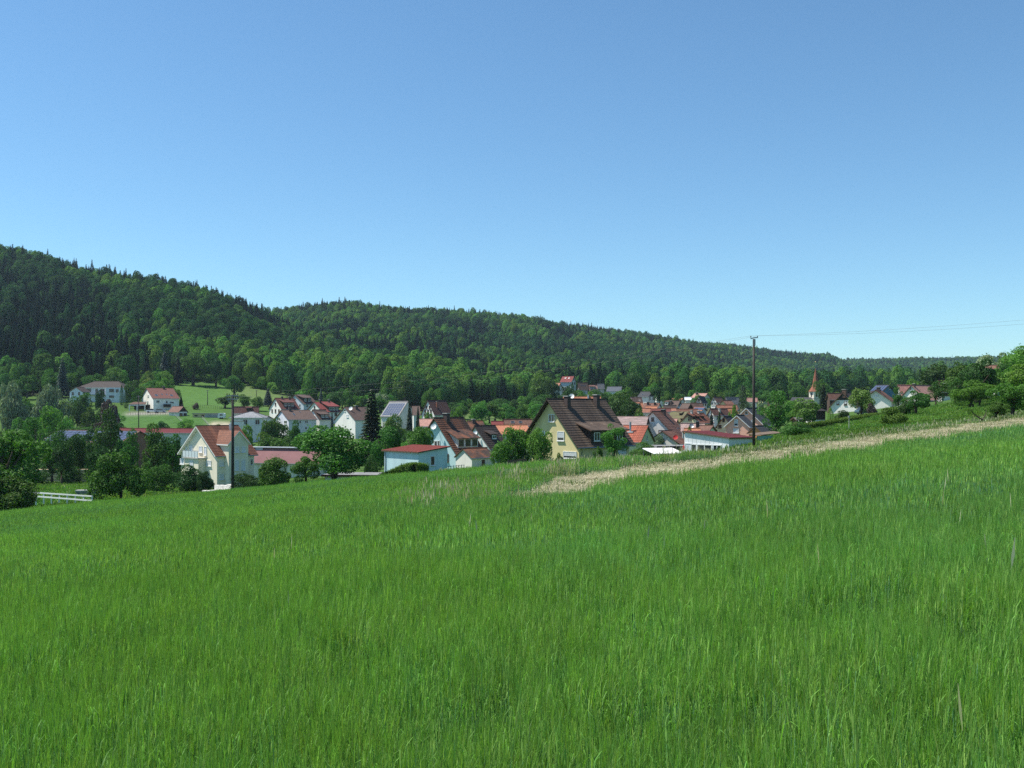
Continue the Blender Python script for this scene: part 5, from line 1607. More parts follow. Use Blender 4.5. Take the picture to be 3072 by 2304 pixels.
# ---- hip-roofed houses
def hip(name, label, u0, u1, v_eave, v_ridge, ru0, ru1, D, depth, yaw, wall, roof, wins, thick=.15, ov=.45, bay=(9e9, 0)):
    P = at((u0 + u1) / 2, v_eave, D); W = (u1 - u0) / FPX * D; ze = P.z
    zr_ = EYE + (HZ - v_ridge) / FPX * (D + depth / 2)
    zb = min(gz(P.x + a, P.y + b) for a in (-W / 2, W / 2) for b in (0, depth)) - .3
    e = empty(name, (P.x, P.y, zb), math.radians(yaw)); tag(e, label, 'house')
    hE, hR = ze - zb, zr_ - zb
    a = W / 2 - ov; b0, b1 = ov, depth - ov
    mb = MB()
    V = [(-a, b0), (a, b0), (a, b1), (-a, b1)]
    for i in range(4):
        j = (i + 1) % 4; mb.face([(*V[i], 0), (*V[j], 0), (*V[j], hE - .02), (*V[i], hE - .02)])
    mb.build('wall', wallmat(wall), e)
    r0, r1 = (ru0 - (u0 + u1) / 2) / FPX * (D + depth / 2), (ru1 - (u0 + u1) / 2) / FPX * (D + depth / 2)
    A, B = Vector((r0, depth / 2, hR)), Vector((r1, depth / 2, hR))
    E = [Vector((-W / 2, 0, hE)), Vector((W / 2, 0, hE)), Vector((W / 2, depth, hE)), Vector((-W / 2, depth, hE))]
    mb = MB(); s_ = math.hypot(depth / 2, hR - hE)
    mb.face([E[0], E[1], B, A], 0, [(0, 0), (W, 0), (W / 2 + r1, s_), (W / 2 + r0, s_)])
    mb.face([E[1], E[2], B], 0, [(0, 0), (depth, 0), (depth / 2, s_)]); mb.face([E[2], E[3], A, B], 0, [(0, 0), (W, 0), (W / 2 - r0, s_), (W / 2 - r1, s_)]); mb.face([E[3], E[0], A], 0, [(0, 0), (depth, 0), (depth / 2, s_)])
    lo = [p - Vector((0, 0, thick)) for p in E]
    mb.face(lo[::-1], 1)
    for i in range(4): mb.face([E[i], lo[i], lo[(i + 1) % 4], E[(i + 1) % 4]], 1)
    rf = mb.build('roof', [roof, M_frame], e)
    for pts in ((A, B), (E[0], A), (E[3], A), (E[1], B), (E[2], B)):
        if (pts[0] - pts[1]).length > .3:
            mb = MB(); mb.tube([pts[0] + Vector((0, 0, .03)), pts[1] + Vector((0, 0, .03))], .1, 5); mb.build('ridge_cap', roof, rf)
    class Q: pass
    q = Q()
    def place(o, f_, c):
        m = Matrix((Vector((1, 0, 0)), Vector((0, 0, 1)), Vector((0, -1, 0)))).transposed().to_4x4(); m.translation = Vector((c[0], b0 - c[2], c[1])); o.matrix_local = m
    q.place = place
    for (wu0, wv0, wu1, wv1) in wins:
        k = (D + ov) / FPX
        frm(q, 'f', (((wu0 + wu1) / 2 - (u0 + u1) / 2) * k, EYE + (HZ - (wv0 + wv1) / 2) * k - zb, bay[1] if wu0 > bay[0] else 0.0), (wu1 - wu0) * k * 1.12, (wv1 - wv0) * k * 1.1, 'glass', M_dframe if bay[1] else None, e, 'window', True)
    return e, hE, W, b0


def zw(x, y): return (60 + x * .0813 + .0, 373.33 + y * .0813)
def w2(a, b, c, d): return (*zw(a, b), *zw(c, d))
e, hE, W, b0 = hip('hip_roof_villa', 'wide white villa with brown hipped roof on the wooded slope', 76, 124.5, 387.6, 381.4, 88.4, 113, 420, 12, 0, (.72, .74, .78), R_dbrown,
    [w2(318, 190, 336, 222), w2(340, 190, 356, 222), w2(360, 190, 376, 222), w2(625, 195, 642, 228), w2(646, 195, 662, 228), w2(666, 195, 682, 228), w2(704, 198, 718, 230), w2(722, 198, 736, 230), w2(625, 274, 642, 296), w2(646, 274, 662, 296), w2(666, 274, 682, 296), w2(432, 195, 460, 255), w2(490, 195, 515, 250), w2(520, 195, 540, 250)], bay=(108.5, 2.0))
mb = MB(); mb.box((3.0, b0 - 2.0, 0), (W / 2 - .45, b0 - .003, hE - .02)); mb.build('side_bay', wallmat((.72, .74, .78)), e)
mb = MB(); mb.box((-4.6, b0 - 1.5, hE - 3.1), (2.9, b0 - .003, hE - 2.9)); o = mb.build('balcony', M_conc, e)
mb = MB()
for i in range(16): mb.box((-4.55 + i * .49, b0 - 1.47, hE - 2.9), (-4.51 + i * .49, b0 - 1.43, hE - 1.9))
mb.box((-4.6, b0 - 1.5, hE - 1.9), (2.9, b0 - 1.42, hE - 1.84)); mb.build('railing', M_metal, o)
h = H_('villa_gable_wing', 'small gabled wing at the near corner of the brown hipped villa', (75.4, 386.9), 84, (82.4, 391.8), 405, 72, (.72, .74, .78), R_dbrown, True)
hip('hip_roof_bungalow', 'white bungalow with light grey hipped roof beside the dark pole', 228.6, 263.4, 417.6, 411.8, 245.6, 248.8, 300, 9.5, 0, (.66, .66, .66), roofmat((.3, .31, .33)), [(242.5, 419.5, 246.8, 424.3), (254.8, 419.5, 259, 424.3)], ov=.6)
mb = None
P = at(233, 424, 292); e = empty('white_box_garage', (P.x, P.y, gz(P.x, P.y) - .3), math.radians(0)); tag(e, 'plain white box garage in front of the grey hipped bungalow', 'garage')
mb = MB(); mb.box((-.8, 0, 0), (2.2, 4, EYE + (HZ - 420.6) * .292 - gz(P.x, P.y))); mb.build('wall', wallmat(WHITE), e)
zt_ = EYE + (HZ - 420.6) * .292 - gz(P.x, P.y)
mb = MB(); mb.box((-.9, -.1, zt_ + .003), (2.3, 4.1, zt_ + .15)); mb.build('roof', R_felt, e)
mb = MB(); mb.box((-.5, -.05, .3), (1.9, -.003, zt_ - .3)); mb.build('garage_door', M_shut, e)
# ---- flat garages beside the timber garage, carport, caravan
P = at(206.5, 416, 365); zg = gz(P.x, P.y) - .3; e = empty('flat_garage_row', (P.x, P.y, zg), 0); tag(e, 'low yellowish row of flat-roofed garages below the hay meadow', 'garage')
zt_ = EYE + (HZ - 413.8) * .365 - zg
mb = MB(); mb.box((-5.1, 0, 0), (-.6, 4.5, zt_)); mb.build('wall', wallmat((.55, .45, .24)), e)
mb = MB(); mb.box((-.597, 0, 0), (4.9, 4.5, zt_)); mb.build('wall', wallmat((.4, .39, .37)), e)
mb = MB(); mb.box((-5.3, -.25, zt_ + .003), (5.1, 4.7, zt_ + .2)); mb.build('roof', R_felt, e)
for x0_, x1_ in ((-1.8, -.9), (0, 1.9), (2.3, 4.3)):
    mb = MB(); mb.box((x0_, -.04, .3), (x1_, -.003, zt_ - .4)); mb.build('garage_door', M_dframe if x0_ < 0 else M_metal, e)
mb = MB(); mb.box((-4.4, -.04, zt_ - .9), (-3.2, -.003, zt_ - .45)); mb.build('window', M_glass, e)
P = at(137.3, 407, 390); zg = gz(P.x, P.y) - .3; e = empty('open_carport', (P.x, P.y, zg), math.radians(-4)); tag(e, 'open carport with brown roof and pale posts below the villa', 'carport')
zt_ = EYE + (HZ - 404.6) * .39 - zg
mb = MB(); mb.prism([(-3.3, -.4, zt_), (3.3, -.4, zt_), (2.6, 2.4, zt_ + .9), (-2.6, 2.4, zt_ + .9)], (0, 0, .15)); mb.build('roof', R_tb, e)
mb = MB(); mb.box((-3.2, -.42, zt_ - .35), (3.2, -.3, zt_ - .003)); mb.build('fascia', M_frame, e)
for x_ in (-3.1, 0, 3.1):
    mb = MB(); mb.box((x_ - .14, -.3, 0), (x_ + .14, -.05, zt_ - .01)); mb.build('post', M_frame, e)
mb = MB(); mb.box((-3.2, 4.2, 0), (3.2, 4.4, zt_ - .01)); mb.build('rear_wall', M_darkwood, e)
P = at(221.3, 414, 362); zg = gz(P.x, P.y); e = empty('white_caravan', (P.x, P.y, zg), math.radians(5)); tag(e, 'white rounded caravan parked at the foot of the hay meadow', 'caravan')
zt_ = 2.2
mb = MB(); mb.prism([(-1.25, 0, .35), (1.1, 0, .35), (1.3, 0, 1.0), (1.15, 0, 1.95), (.85, 0, 2.15), (-.9, 0, 2.15), (-1.2, 0, 1.9), (-1.3, 0, 1.0)], (0, 1.9, 0)); mb.build('body', M_white, e)
mb = MB(); mb.box((-.6, -.03, 1.2), (.5, -.003, 1.75)); mb.build('window', M_glass, e)
for x_ in (-.3, .35):
    mb = MB(); mb.tube([(x_, -.04, .3), (x_, .15, .3)], .3, 12); mb.build('wheel', M_rubber, e)
# ---- dark shed and little hut under the church
P = at(819, 417, 205); zg = gz(P.x, P.y) - .3; e = empty('dark_shed', (P.x, P.y, zg), math.radians(14)); tag(e, 'dark boarded shed with white base under the church tower', 'shed')
zt_ = EYE + (HZ - 411.5) * .205 - zg
mb = MB(); mb.box((-1.4, 0, 0), (1.4, 3, zt_ - 1.7)); mb.build('base', wallmat(WHITE), e)
mb = MB(); mb.box((-1.43, -.03, zt_ - 1.697), (1.43, 3.03, zt_)); mb.build('boarding', M_darkwood, e)
mb = MB(); mb.prism([(-1.6, -.3, zt_ + .003), (-1.6, 3.3, zt_ + .003), (-1.6, 3.3, zt_ + .15), (-1.6, 1.5, zt_ + .6), (-1.6, -.3, zt_ + .15)], (3.2, 0, 0)); mb.build('roof', R_dbrown, e)
h = H_('garden_hut', 'little hut with grey roof beside the flagpole', (793.2, 417.2), 801, (794.4, 419.4), 188, 14, (.2, .1, .07), R_grey, False, cat='hut')

# ---- church
D_ = 432.0; P = at(815.6, 400, D_); zg = gz(P.x, P.y) - .4
e = empty('church', (P.x, P.y, zg), math.radians(14)); tag(e, 'white village church tower with a slender flared red spire', 'church')
z_eave = EYE + (HZ - 391.6) / FPX * D_ - zg; z_tip = EYE + (HZ - 368.2) / FPX * D_ - zg; z_vane = EYE + (HZ - 361.4) / FPX * D_ - zg
hw = 2.0
mb = MB(); mb.box((-hw, -hw, 0), (hw, hw, z_eave)); tw = mb.build('tower', wallmat((.68, .63, .52)), e)
mb = MB(); mb.box((-hw - .12, -hw - .12, z_eave - 3.0), (hw + .12, hw + .12, z_eave - 2.8)); mb.build('cornice', M_conc, e)
sp_ = MB(); n8 = 8
prof = [(2.9, 0), (2.25, .09), (1.7, .18), (1.32, .3), (.95, .52), (.52, .76), (.05, 1.0)]
rings = [[Vector((math.cos(2 * math.pi * (j + .5) / n8) * r * 1.05, math.sin(2 * math.pi * (j + .5) / n8) * r * 1.05, z_eave + .003 + t * (z_tip - z_eave))) for j in range(n8)] for r, t in prof]
for k in range(len(rings) - 1):
    for j in range(n8):
        sp_.face([rings[k][j], rings[k][(j + 1) % n8], rings[k + 1][(j + 1) % n8], rings[k + 1][j]], 0, [(j, k * 1.5), (j + 1, k * 1.5), (j + 1, k * 1.5 + 1.5), (j, k * 1.5 + 1.5)])
sp_.face(rings[0][::-1], 0)
sp = sp_.build('spire', R_church, e)
mb = MB(); mb.tube([(0, 0, z_tip - .3), (0, 0, z_vane)], .05, 6); mb.build('finial', M_metal, sp)
mb = MB(); mb.tube([(0, 0, z_vane - .5), (0, 0, z_vane - .25), (0, 0, z_vane)], [.05, .22, .05], 8); mb.build('finial_ball', plain('gilt', (.7, .55, .25), .3, .05, 1, .8), sp)
for k, (dx, dy, rz) in enumerate(((0, -hw, 0), (-hw, 0, -math.pi / 2))):
    for off in (-.75, .75) if k == 0 else (0,):
        mb = MB(); mb.box((-.38, -.06, -.75), (.38, -.003, .6))
        mb.tube([(0, -.06, .6), (0, -.004, .6)], .38, 10)
        o = mb.build('belfry_opening', M_darkwood, tw)
        o.location = (dx + (off if k == 0 else 0), dy, z_eave - 1.5); o.rotation_euler = (0, 0, rz)
mb = MB(); mb.tube([(.75, -hw - .05, z_eave - 1.4), (.75, -hw - .004, z_eave - 1.4)], .55, 16); mb.build('clock_face', M_dframe, tw)
zr_ = EYE + (HZ - 397.3) / FPX * D_ - zg
mb = MB(); mb.box((-11, -3.2, 0), (-hw - .003, 3.2, zr_ - 3.2)); mb.build('nave_wall', wallmat(WHITE), e)
mb = MB(); mb.prism([(-11.3, -3.6, zr_ - 3.5), (-11.3, 0, zr_), (-11.3, 3.6, zr_ - 3.5)], (11.3 - hw - .01, 0, 0)); mb.build('nave_roof', R_grey, e)

# ------------------------------------------------------------------ poles and wires
def pole(name, label, u, vb, vt, D, r0=.14, arm=None):
    x = (u - 512) / FPX * D; zb = gz(x, D); zt = EYE + (HZ - vt) / FPX * D
    e = empty(name, (x, D, zb)); tag(e, label, 'utility pole')
    mb = MB(); mb.tube([(0, 0, -.6), (0, 0, (zt - zb) * .5), (0, 0, zt - zb)], [r0, r0 * .88, r0 * .72], 10)
    o = mb.build('shaft', M_pole, e, True)
    return e, zt - zb, Vector((x, D, zt))
e1, h1, t1 = pole('utility_pole', 'dark wooden pole with double crossarms in front of the cream house', 232.7, 490, 394.5, 93, .15)
arms1 = []
for z_, ln in ((h1 - .12, .55), (h1 - .42, .55)):
    mb = MB(); mb.box((-ln, -.12, z_ - .05), (ln, -.16 + .1, z_ + .05)); a = mb.build('crossarm', M_metal, e1)
    for x_ in (-ln + .05, -.3, .3, ln - .05):
        mb = MB(); mb.tube([(x_, -.1, z_ + .05), (x_, -.1, z_ + .14), (x_, -.1, z_ + .22)], [.03, .05, .035], 7); mb.build('insulator', M_brick, a)
        arms1.append(Vector((x_, -.1, z_ + .2)))
for q in (-1, 1):
    mb = MB(); mb.tube([(q * .1, -.1, h1 - .95), (q * .45, -.1, h1 - .45)], .02, 5); mb.build('brace', M_metal, e1)
e2, h2, t2 = pole('utility_pole', 'tall brown wooden pole with slim crossarm standing by the straw strip', 753.8, 449, 339, 66, .1)
mb = MB(); mb.prism([(-.24, -.12, h2 - .02), (.0, -.12, h2 + .04), (.24, -.12, h2 + .06), (.24, -.12, h2 + .12), (0, -.12, h2 + .11), (-.24, -.12, h2 + .05)], (0, .06, 0)); mb.build('crossarm', M_metal, e2)
mb = MB(); mb.box((-.075, -.16, h2 - .45), (.075, -.12, h2 - .02)); mb.build('bracket', M_metal, e2)
for x_ in (-.22, .22):
    mb = MB(); mb.tube([(x_, -.09, h2 + .08), (x_, -.09, h2 + .2)], .03, 7); mb.build('insulator', M_brick, e2)
for (u, vb, vt, D, lb) in ((138.7, 421, 395.5, 335, 'dark pole below the open carport on the slope'), (207.6, 410, 389.8, 415, 'thin grey pole on the hay meadow'), (256.5, 398, 390, 485, 'slim distant pole at the top corner of the hay meadow')):
    e, hh, tt = pole('utility_pole', lb, u, vb, vt, D, .16)
    mb = MB(); mb.box((-.7, -.08, hh - .35), (.7, .08, hh - .22)); mb.build('crossarm', M_metal, e)
def wire(label, a, b, sag, r=.0042):
    n = 24; pts = []
    for i in range(n + 1):
        t = i / n; p = a.lerp(b, t); p.z -= sag * 4 * t * (1 - t); pts.append(p)
    mb = MB(); mb.tube(pts, r, 4); o = mb.build('power_line', M_wire); tag(o, label, 'power line', 'power lines over the valley')
B1 = Vector(e1.location); B2 = Vector(e2.location)
o3 = at(1190, 304, 52); o4 = at(1190, 309, 52)
wire('upper wire from the double-armed pole to the tall brown pole', B1 + Vector((.5, -.1, h1 + .1)), B2 + Vector((-.22, -.09, h2 + .2)), .55)
wire('lower wire from the double-armed pole to the tall brown pole', B1 + Vector((.5, -.1, h1 - .2)), B2 + Vector((.22, -.09, h2 + .2)), .85)
wire('upper wire leaving the tall brown pole up the slope', B2 + Vector((-.22, -.09, h2 + .2)), o3, .25)
wire('lower wire leaving the tall brown pole up the slope', B2 + Vector((.22, -.09, h2 + .2)), o4, .3)
wire('upper wire running from the double-armed pole over the garden trees', B1 + Vector((-.5, -.1, h1 + .1)), at(-90, 455, 115), .5)
wire('lower wire running from the double-armed pole over the garden trees', B1 + Vector((-.5, -.1, h1 - .2)), at(-90, 462, 115), .5)

# ---- flagpole
P = at(798.8, 420, 185); zg = gz(P.x, P.y); e = empty('flagpole', (P.x, P.y, zg)); tag(e, 'white flagpole with red and white flag in front of the yellowish tree', 'flagpole')
zt_ = EYE + (HZ - 410.3) * .185 - zg
mb = MB(); mb.tube([(0, 0, -.3), (0, 0, zt_)], [.05, .03], 7); mb.build('mast', M_white, e)
def flag(z0, z1, m, nm):
    mb = MB()
    for i in range(6):
        xa, xb = i * .17, (i + 1) * .17; da, db = .06 * math.sin(i * 1.3), .06 * math.sin((i + 1) * 1.3)
        mb.face([(xa, da, z0 - xa * .35), (xb, db, z0 - xb * .35), (xb, db, z1 - xb * .35), (xa, da, z1 - xa * .35)])
    mb.build(nm, m, e)
flag(zt_ - .35, zt_ - .02, M_red, 'flag_band'); flag(zt_ - .7, zt_ - .352, M_canvas, 'flag_band')

# ---- white rail fence
e = None
pa, pb_ = at(14, 500, 100), at(92, 503, 92)
za, zb_ = gz(pa.x, pa.y), gz(pb_.x, pb_.y)
e = empty('rail_fence', (pa.x, pa.y, za)); tag(e, 'white two-rail fence along the garden lawn', 'fence')
dv = Vector((pb_.x - pa.x, pb_.y - pa.y, 0))
np_ = 10
ta, tb = EYE + (HZ - 491.2) * .1 - za, EYE + (HZ - 496.2) * .092 - za
ba, bb = EYE + (HZ - 494.6) * .1 - za, EYE + (HZ - 500.6) * .092 - za
for i in range(np_ + 1):
    t = i / np_; p = dv * t; g_ = gz(pa.x + p.x, pa.y + p.y) - za
    mb = MB(); mb.box((p.x - .05, p.y - .05, min(g_, ba) - .3), (p.x + .05, p.y + .05, ta + (tb - ta) * t + .04)); mb.build('post', M_white, e)
for (h0_, h1_) in ((ta, tb), (ba, bb)):
    mb = MB(); q0, q1 = Vector((0, -.06, h0_ - .06)), Vector((dv.x, dv.y - .06, h1_ - .06))
    mb.prism([q0, q0 + Vector((0, 0, .13)), q1 + Vector((0, 0, .13)), q1], (0, -.05, 0)); mb.build('rail', M_white, e)
# stone trough, timber stack, white retaining wall, garden stake
P = at(87, 492, 112); zg = gz(P.x, P.y); e = empty('stone_trough', (P.x, P.y, zg), .1); tag(e, 'grey stone trough on the garden lawn', 'trough')
mb = MB(); mb.box((-1.1, -.4, -.2), (1.1, .4, .45)); mb.build('body', M_stone, e); mb = MB(); mb.box((-1.15, -.45, .453), (1.15, .45, .6)); mb.build('rim', M_conc, e)
P = at(57, 470, 165); zg = gz(P.x, P.y); e = empty('timber_stack', (P.x, P.y, zg), .05); tag(e, 'stack of pale sawn boards behind the dark garden trees', 'timber stack')
zt_ = EYE + (HZ - 447) * .165 - zg
k = 0; z_ = .1
while z_ < 2.0:
    for j in range(4):
        mb = MB(); mb.box((-3.4 + j * 2.4 + rnd.uniform(-.2, .2), rnd.uniform(-.1, .1), z_), (-1.2 + j * 2.4, 1.2, z_ + .3)); mb.build('board_layer', plain('sawn_board', (.5, .38, .24), .8, .2, 2) if k == 0 and j == 0 else bpy.data.materials['sawn_board'], e)
    z_ += .42; k += 1
pa, pb_ = at(204, 491, 118), at(232, 486, 112)
za = gz(pb_.x, pb_.y); e = empty('retaining_wall', (pa.x, pa.y, gz(pa.x, pa.y)), math.atan2(pb_.y - pa.y, pb_.x - pa.x)); tag(e, 'low white stone wall at the foot of the dark pole', 'wall')
ln = (pb_ - pa).length; n_ = 7
for r_ in range(2):
    for i in range(n_):
        if r_ == 1 and i < 2: continue
        x0_ = ln * i / n_ + (.15 if r_ else 0); g_ = gz(*(pa + (pb_ - pa) * (i / n_)).xy) - gz(pa.x, pa.y)
        mb = MB(); mb.box((x0_ + .02, -.25 + r_ * .5, g_ - .3), (x0_ + ln / n_ - .02, .25 + r_ * .5, g_ + .45 + r_ * .55 + rnd.uniform(-.05, .05))); mb.build('stone_block', plain('pale_limestone', (.62, .6, .55), .9, .15, 2) if (r_ == 0 and i == 0) else bpy.data.materials['pale_limestone'], e)
P = at(849, 429, 98); zg = gz(P.x, P.y); e = MB(); e.tube([(0, 0, -.2), (0, 0, 1.3)], .03, 6); e.box((-.08, -.05, 1.25), (.08, .05, 1.45)); o = e.build('marker_post', M_conc); o.location = (P.x, P.y, zg); tag(o, 'thin grey marker post in the grass before the hedge', 'post')

# ---- cars
def car(label, u, v, D, rz, col, paint):
    P = at(u, v, D); zg = gz(P.x, P.y); e = empty('parked_car', (P.x, P.y, zg), rz); tag(e, label, 'car', 'cars parked below the houses')
    m = plain(paint, col, .3, .03, 1, .1, .6)
    mb = MB(); mb.prism([(-2.1, -.85, .3), (2.1, -.85, .3), (2.15, -.85, .7), (1.2, -.85, .92), (-2.0, -.85, .95), (-2.15, -.85, .6)], (0, 1.7, 0)); mb.build('body', m, e)
    mb = MB(); mb.prism([(-1.75, -.75, .953), (.95, -.75, .925), (.3, -.75, 1.42), (-1.3, -.75, 1.45)], (0, 1.5, 0)); mb.build('window', M_glass, e)
    mb = MB(); mb.prism([(-1.35, -.7, 1.453), (.32, -.7, 1.423), (.2, -.7, 1.5), (-1.2, -.7, 1.52)], (0, 1.4, 0)); mb.build('roof', m, e)
    for x_ in (-1.3, 1.3):
        for y_ in (-.88, .7):
            mb = MB(); mb.tube([(x_, y_, .32), (x_, y_ + .18, .32)], .32, 14); w_ = mb.build('wheel', M_rubber, e)
            mb = MB(); mb.tube([(x_, y_ - .01, .32), (x_, y_ + .19, .32)], .18, 10); mb.build('rim', M_metal, w_)
car('white car parked below the white hillside house', 152, 413, 384, .25, (.75, .76, .78), 'white_car_paint')
car('silver car parked beside the double timber garage', 160.5, 413.5, 383, .15, (.4, .42, .45), 'silver_car_paint')
car('dark green car parked behind the hedge by the white house', 866, 416.5, 205, .2, (.06, .1, .11), 'green_car_paint')

# ---- garden fences and rails
def fence(name, label, pts, D0, D1, h, n, mat, rails=2, plank=False):
    pa, pb_ = at(pts[0], 0, D0), at(pts[1], 0, D1); za = gz(pa.x, pa.y); dv = Vector((pb_.x - pa.x, pb_.y - pa.y, 0))
    e = empty(name, (pa.x, pa.y, za)); tag(e, label, 'fence')
    g = lambda t: gz(pa.x + dv.x * t, pa.y + dv.y * t) - za
    for i in range(n + 1):
        t = i / n; p = dv * t
        w = .04 if not plank else dv.length / n * .4
        mb = MB(); mb.box((p.x - w, p.y - .03, g(t) - .3), (p.x + w, p.y + .03, g(t) + h + rnd.uniform(-.04, .04))); mb.build('plank' if plank else 'post', mat, e)
    for k in range(rails):
        z = h * (k + 1) / (rails + .15)
        mb = MB(); mb.tube([Vector((dv.x * t, dv.y * t + .05, g(t) + z)) for t in [j / 6 for j in range(7)]], .028, 5); mb.build('rail', mat, e)
fence('plank_fence', 'grey plank fence under the clipped tree by the yellow house', (508, 526), 112, 112, 1.1, 9, M_wood, 2, True)
fence('metal_railing', 'thin metal railing in front of the light blue house', (443, 464), 128, 131, 1.0, 8, M_metal)
fence('pasture_fence', 'pale rail fence running down the lawn below the double garage', (174, 194), 372, 318, 1.1, 14, M_conc)
fence('pasture_fence', 'short pale rail fence beside the gravel yard', (202, 213), 360, 330, 1.1, 8, M_conc)
fence('meadow_fence', 'wooden post fence along the foot of the hay meadow', (192, 226), 402, 398, 1.3, 16, M_wood, 1)
fence('garden_fence', 'low wooden fence below the carport and parked cars', (128, 178), 378, 374, 1.0, 20, M_wood, 2)

# ------------------------------------------------------------------ single trees, shrubs and hedges
def hedge(name, label, pts, width, topv, leaf=L_hedge, seed=1, dens=230, lsize=.16):
    """clipped hedge along ground points (u, D), with its top rows given"""
    rng = np.random.default_rng(seed)
    P = [Vector(((u - 512) / FPX * D, D, 0)) for u, D in pts]
    G = [gz(p.x, p.y) for p in P]
    T = [EYE + (HZ - v) / FPX * p.y for v, p in zip(topv, P)]
    e = empty(name, (P[0].x, P[0].y, G[0])); tag(e, label, 'hedge')
    O = Vector((P[0].x, P[0].y, G[0]))
    allp, alln = [], []
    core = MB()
    for k in range(len(P) - 1):
        a, b = P[k], P[k + 1]; d = (b - a); L = d.length; d.normalize(); nrm = np.array([d.y, -d.x, 0])
        hgt = max(T[k] - G[k], T[k + 1] - G[k + 1], .5)
        n = int(dens * L * (2 * hgt + width))
        t = rng.uniform(0, 1, n); f = rng.integers(0, 5, n)
        s = rng.uniform(0, 1, n)
        side = np.where(f < 2, 1.0, np.where(f < 4, -1.0, 0))
        off = np.where(f == 4, (s - .5) * width, side * width / 2)
        base = np.array(a)[None] * (1 - t[:, None]) + np.array(b)[None] * t[:, None]
        g = G[k] * (1 - t) + G[k + 1] * t; tp = T[k] * (1 - t) + T[k + 1] * t
        z = np.where(f == 4, tp, g + s * (tp - g))
        p = base + nrm[None] * off[:, None]; p[:, 2] = z
        p += rng.normal(0, .07, p.shape)
        nn = nrm[None] * side[:, None] + np.array([0, 0, 1.0]) * (f == 4)[:, None]
        allp.append(p - np.array(O)); alln.append(nn)
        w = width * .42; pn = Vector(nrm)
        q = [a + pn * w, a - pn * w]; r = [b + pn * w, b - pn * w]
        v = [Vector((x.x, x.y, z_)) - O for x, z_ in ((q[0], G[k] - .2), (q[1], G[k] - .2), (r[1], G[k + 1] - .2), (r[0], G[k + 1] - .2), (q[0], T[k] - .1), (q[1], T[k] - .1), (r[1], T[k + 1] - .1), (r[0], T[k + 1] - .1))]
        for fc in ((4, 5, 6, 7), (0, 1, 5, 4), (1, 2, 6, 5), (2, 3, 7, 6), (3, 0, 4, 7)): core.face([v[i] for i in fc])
    v, q = leaf_quads(np.concatenate(allp), np.concatenate(alln), lsize, rng)
    o = bpy.data.objects.new('foliage', npmesh('foliage', v, quads=q, mats=[leaf])); COL.objects.link(o); o.parent = e
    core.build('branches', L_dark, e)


T = tree
# garden edge and field edge, close
T('broadleaf_tree', 'big dark leafy tree at the edge of the crop, next to the white rail fence', 2, 427, 84, 92, 'round', 'mid')
T('leafy_shrub', 'low leafy shrub under the big dark tree by the rail fence', 14, 478, 82, 60, 'bush', 'mid', 'shrub')
T('round_bush', 'big rounded dark bush standing alone on the lawn by the rail fence', 121, 451, 98, 55, 'bush', 'mid', 'bush')
T('leafy_shrub', 'upright shrub between the rounded bush and the cream house', 157, 464, 122, 33, 'bush', 'mid', 'shrub')
T('leafy_shrub', 'dense dark shrub in front of the cream house balcony', 188, 466, 126, 34, 'bush', 'dark', 'shrub')
T('leafy_shrub', 'dark shrub at the corner of the cream house', 206, 471, 124, 18, 'bush', 'dark', 'shrub')
T('broadleaf_tree', 'spreading tree with visible trunk above the flat garage', 334, 423, 104, 74, 'round', 'mid')
T('leafy_shrub', 'small tree at the foot of the spreading tree, pink hall behind', 306, 458, 108, 30, 'fruit', 'mid', 'shrub')
T('leafy_shrub', 'bright bushy shrub between the dark pole and the spreading tree', 274, 457, 112, 42, 'bush', 'mid', 'shrub')
T('leafy_shrub', 'low bush just beside the foot of the dark pole', 246, 473, 106, 34, 'bush', 'dark', 'shrub')
T('spruce_tree', 'tall dark spruce behind the orchard trees and blue garage', 372, 390, 190, 34, 'spruce', 'spruce')
T('broadleaf_tree', 'leafy tree behind the blue garage roof, next to the spruce', 388, 427, 140, 36, 'round', 'mid')
T('broadleaf_tree', 'leafy tree between blue garage and light blue house', 417, 425, 138, 36, 'round', 'mid')
T('leafy_shrub', 'dark shrub squeezed beside the wall of the blue garage', 371, 456, 122, 18, 'bush', 'dark', 'shrub')
T('round_tree', 'broad clipped tree in front of the yellow house gable', 510, 427, 114, 40, 'bush', 'bright', 'tree')
T('round_tree', 'smaller clipped tree against the yellow house gable', 541, 427, 113, 27, 'bush', 'bright', 'tree')
T('round_bush', 'tiny clipped bush under the gable window of the yellow house', 559, 453.5, 110, 9, 'bush', 'hedge', 'bush')
T('broadleaf_tree', 'upright shrub-like tree in front of the brown roof dormer', 614, 424, 108, 26, 'tall', 'bright')
T('sapling', 'thin young sapling beside the upright tree at the yellow house', 598, 448, 107, 10, 'fruit', 'bright')
T('leafy_shrub', 'dark green shrub between the yellow house and the white canopy', 644, 443, 116, 30, 'bush', 'mid', 'shrub')
T('elder_bush', 'elder bush with cream blossom in front of the white annex', 660, 434, 168, 13, 'bush', 'silver', 'bush')
T('broadleaf_tree', 'dark dense tree beside the right end of the brown roof', 619, 390, 245, 33, 'round', 'dark')
T('broadleaf_tree', 'second dark tree crowding the dense one behind the brown roof', 630, 398, 240, 22, 'round', 'dark')
T('spruce_tree', 'narrow dark conifer rising from the village roofs', 743, 385, 285, 11, 'cypress', 'spruce')
T('spruce_tree', 'small spruce in front of the white triangular gable', 711.5, 411.5, 205, 8, 'spruce', 'spruce')
T('spruce_tree', 'second small spruce beside the pale yellow house', 719.5, 412, 210, 8, 'spruce', 'dark')
T('broadleaf_tree', 'tall round dark birch-like tree beside the tall brown pole', 776, 388, 150, 29, 'tall', 'mid')
T('broadleaf_tree', 'wide yellowish tree below the church tower', 804, 397, 185, 32, 'round', 'olive')
